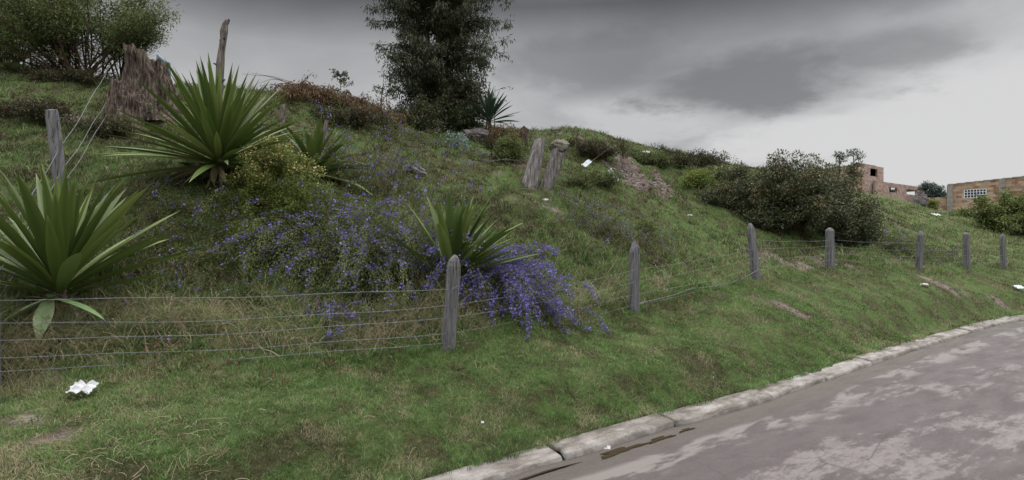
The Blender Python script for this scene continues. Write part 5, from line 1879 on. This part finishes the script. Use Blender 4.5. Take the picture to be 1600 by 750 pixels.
# solid dark block stands for the room's shade in the first opening, open to the sky behind the second
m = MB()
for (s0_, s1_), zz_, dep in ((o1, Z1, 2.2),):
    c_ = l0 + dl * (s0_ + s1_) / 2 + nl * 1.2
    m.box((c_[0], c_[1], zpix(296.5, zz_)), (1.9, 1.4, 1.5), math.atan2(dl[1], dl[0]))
m.build('room_shade', 'interior_shade', hl, aL)
m = MB()
c2_ = l0 + dl * (o2[0] + o2[1]) / 2 + nl * 1.3
m.box((c2_[0], c2_[1], zpix(295.8, Z2)), (o2[1] - o2[0] + 1.0, 2.2, 0.12), math.atan2(dl[1], dl[0]))
m.build('roof_slab', 'concrete', hl, aL)
# upper room: two visible faces meeting at px 1345
u0 = np.array([(1300 - 800) * 66 / F, 66.0]); u1 = np.array([(1345 - 800) * 58 / F, 58.0]); u2 = np.array([(1379 - 800) * 61 / F, 61.0])
wall_with_openings('side_wall', 'orange_block', u0, u1, zb_, zpix(262, 66), zpix(256, 58), 0.2, [], hl, aL)
LU = np.linalg.norm(u2 - u1); du = (u2 - u1) / LU


def s_u(px):
    k_ = (px - 800) / F
    return (k_ * u1[1] - u1[0]) / (du[0] - k_ * du[1])


wu0, wu1 = s_u(1357.5), s_u(1369)
wall_with_openings('upper_wall', 'pink_block', u1 + du * 0.11, u2, zb_, zpix(256, 58), zpix(262, 61), 0.2, [(wu0, wu1, zpix(275.5, 59.5), zpix(263.5, 59.5))], hl, aL)
u3 = u2 + (u0 - u1)
wall_with_openings('back_wall', 'orange_block', u2 + (u0 - u1) / np.linalg.norm(u0 - u1) * 0.11, u3, zb_, zpix(262, 61) - 0.05, zpix(262, 61) - 0.1, 0.2, [], hl, aL)
wall_with_openings('back_wall', 'orange_block', u3 - du * 0.11, u0 + du * 0.11, zb_, zpix(262, 61) - 0.12, zpix(262, 66), 0.2, [], hl, aL)
m = MB()
cu = (u0 + u2) / 2
rzu = math.atan2(du[1], du[0])
m.add(np.array([(*(u0), zpix(262, 66)), (*(u1), zpix(256, 58)), (*(u2), zpix(262, 61)), (*(u3), zpix(262, 61))]) + np.array([0, 0, 0.03]), [[0, 1, 2, 3]])
v4 = m.v[0].copy() - np.array([0, 0, 0.16]); m.add(v4, [[3, 2, 1, 0]])
m.add(np.vstack([m.v[0], m.v[1]]), [[0, 4, 5, 1], [1, 5, 6, 2], [2, 6, 7, 3], [3, 7, 4, 0]])
m.build('roof', 'concrete', hl, aL)
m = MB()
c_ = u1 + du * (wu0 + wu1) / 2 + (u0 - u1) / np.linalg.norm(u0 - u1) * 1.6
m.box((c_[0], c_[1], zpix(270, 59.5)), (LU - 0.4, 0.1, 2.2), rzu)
m.build('room_shade', 'interior_shade', hl, aL)  # dark panel standing for the shade inside the upper window

# trees near the houses


def far_tree(name, label, px, Z, hgt, w_, mat, seed, n_cl=70, per=70, ln=0.2, dz=0):
    global rng
    rng = np.random.default_rng(seed)
    r = random.Random(seed)
    b = at(px, Z, -0.2 + dz)
    root = empty(name, b, label, 'tree')
    m = MB()
    pts, _ = curve_pts(b, (0, 0, 1), hgt * 0.8, 8, 0.08, 0.02, r)
    m.tube(pts, np.linspace(0.12, 0.03, 9), 6)
    cs = []
    for k in range(n_cl):
        a = pts[r.randrange(2, 9)]
        az = r.uniform(0, 2 * pi)
        t_ = (a[2] - b[2]) / hgt
        reach = w_ / 2 * r.uniform(0.3, 1.0) * math.sin(pi * (0.15 + 0.75 * t_))
        sp, _ = curve_pts(a, (cos(az), sin(az), r.uniform(0.1, 0.9)), reach, 4, 0.2, 0, r)
        m.tube(sp, np.linspace(0.03, 0.01, 5), 3, cap=False)
        cs += [sp[-1], sp[-2]]
    m.build('trunk', 'bark', root, b)
    ml = MB()
    leaf_cloud(ml, np.array(cs), 0.28, per // 2, ln, ln * 0.4, vshift=rng.random(len(cs)) * 0.3 - 0.1)
    ml.build('crown', mat, root, b)


far_tree('round_tree', 'small grey green tree between the two brick houses', 1461, 62, 3.7, 2.9, 'grey_green_leaves', 3, 110, 80)
far_tree('round_tree', 'dark tree on the crest in front of the ruined upper brick room', 1312, 47, 4.1, 1.0, 'dark_leaves', 5, 22, 40)
far_tree('pine_tree', 'dark leaning tree whose top shows over the upper brick room', 1334, 49, 4.0, 2.0, 'dark_leaves', 8, 30, 40)
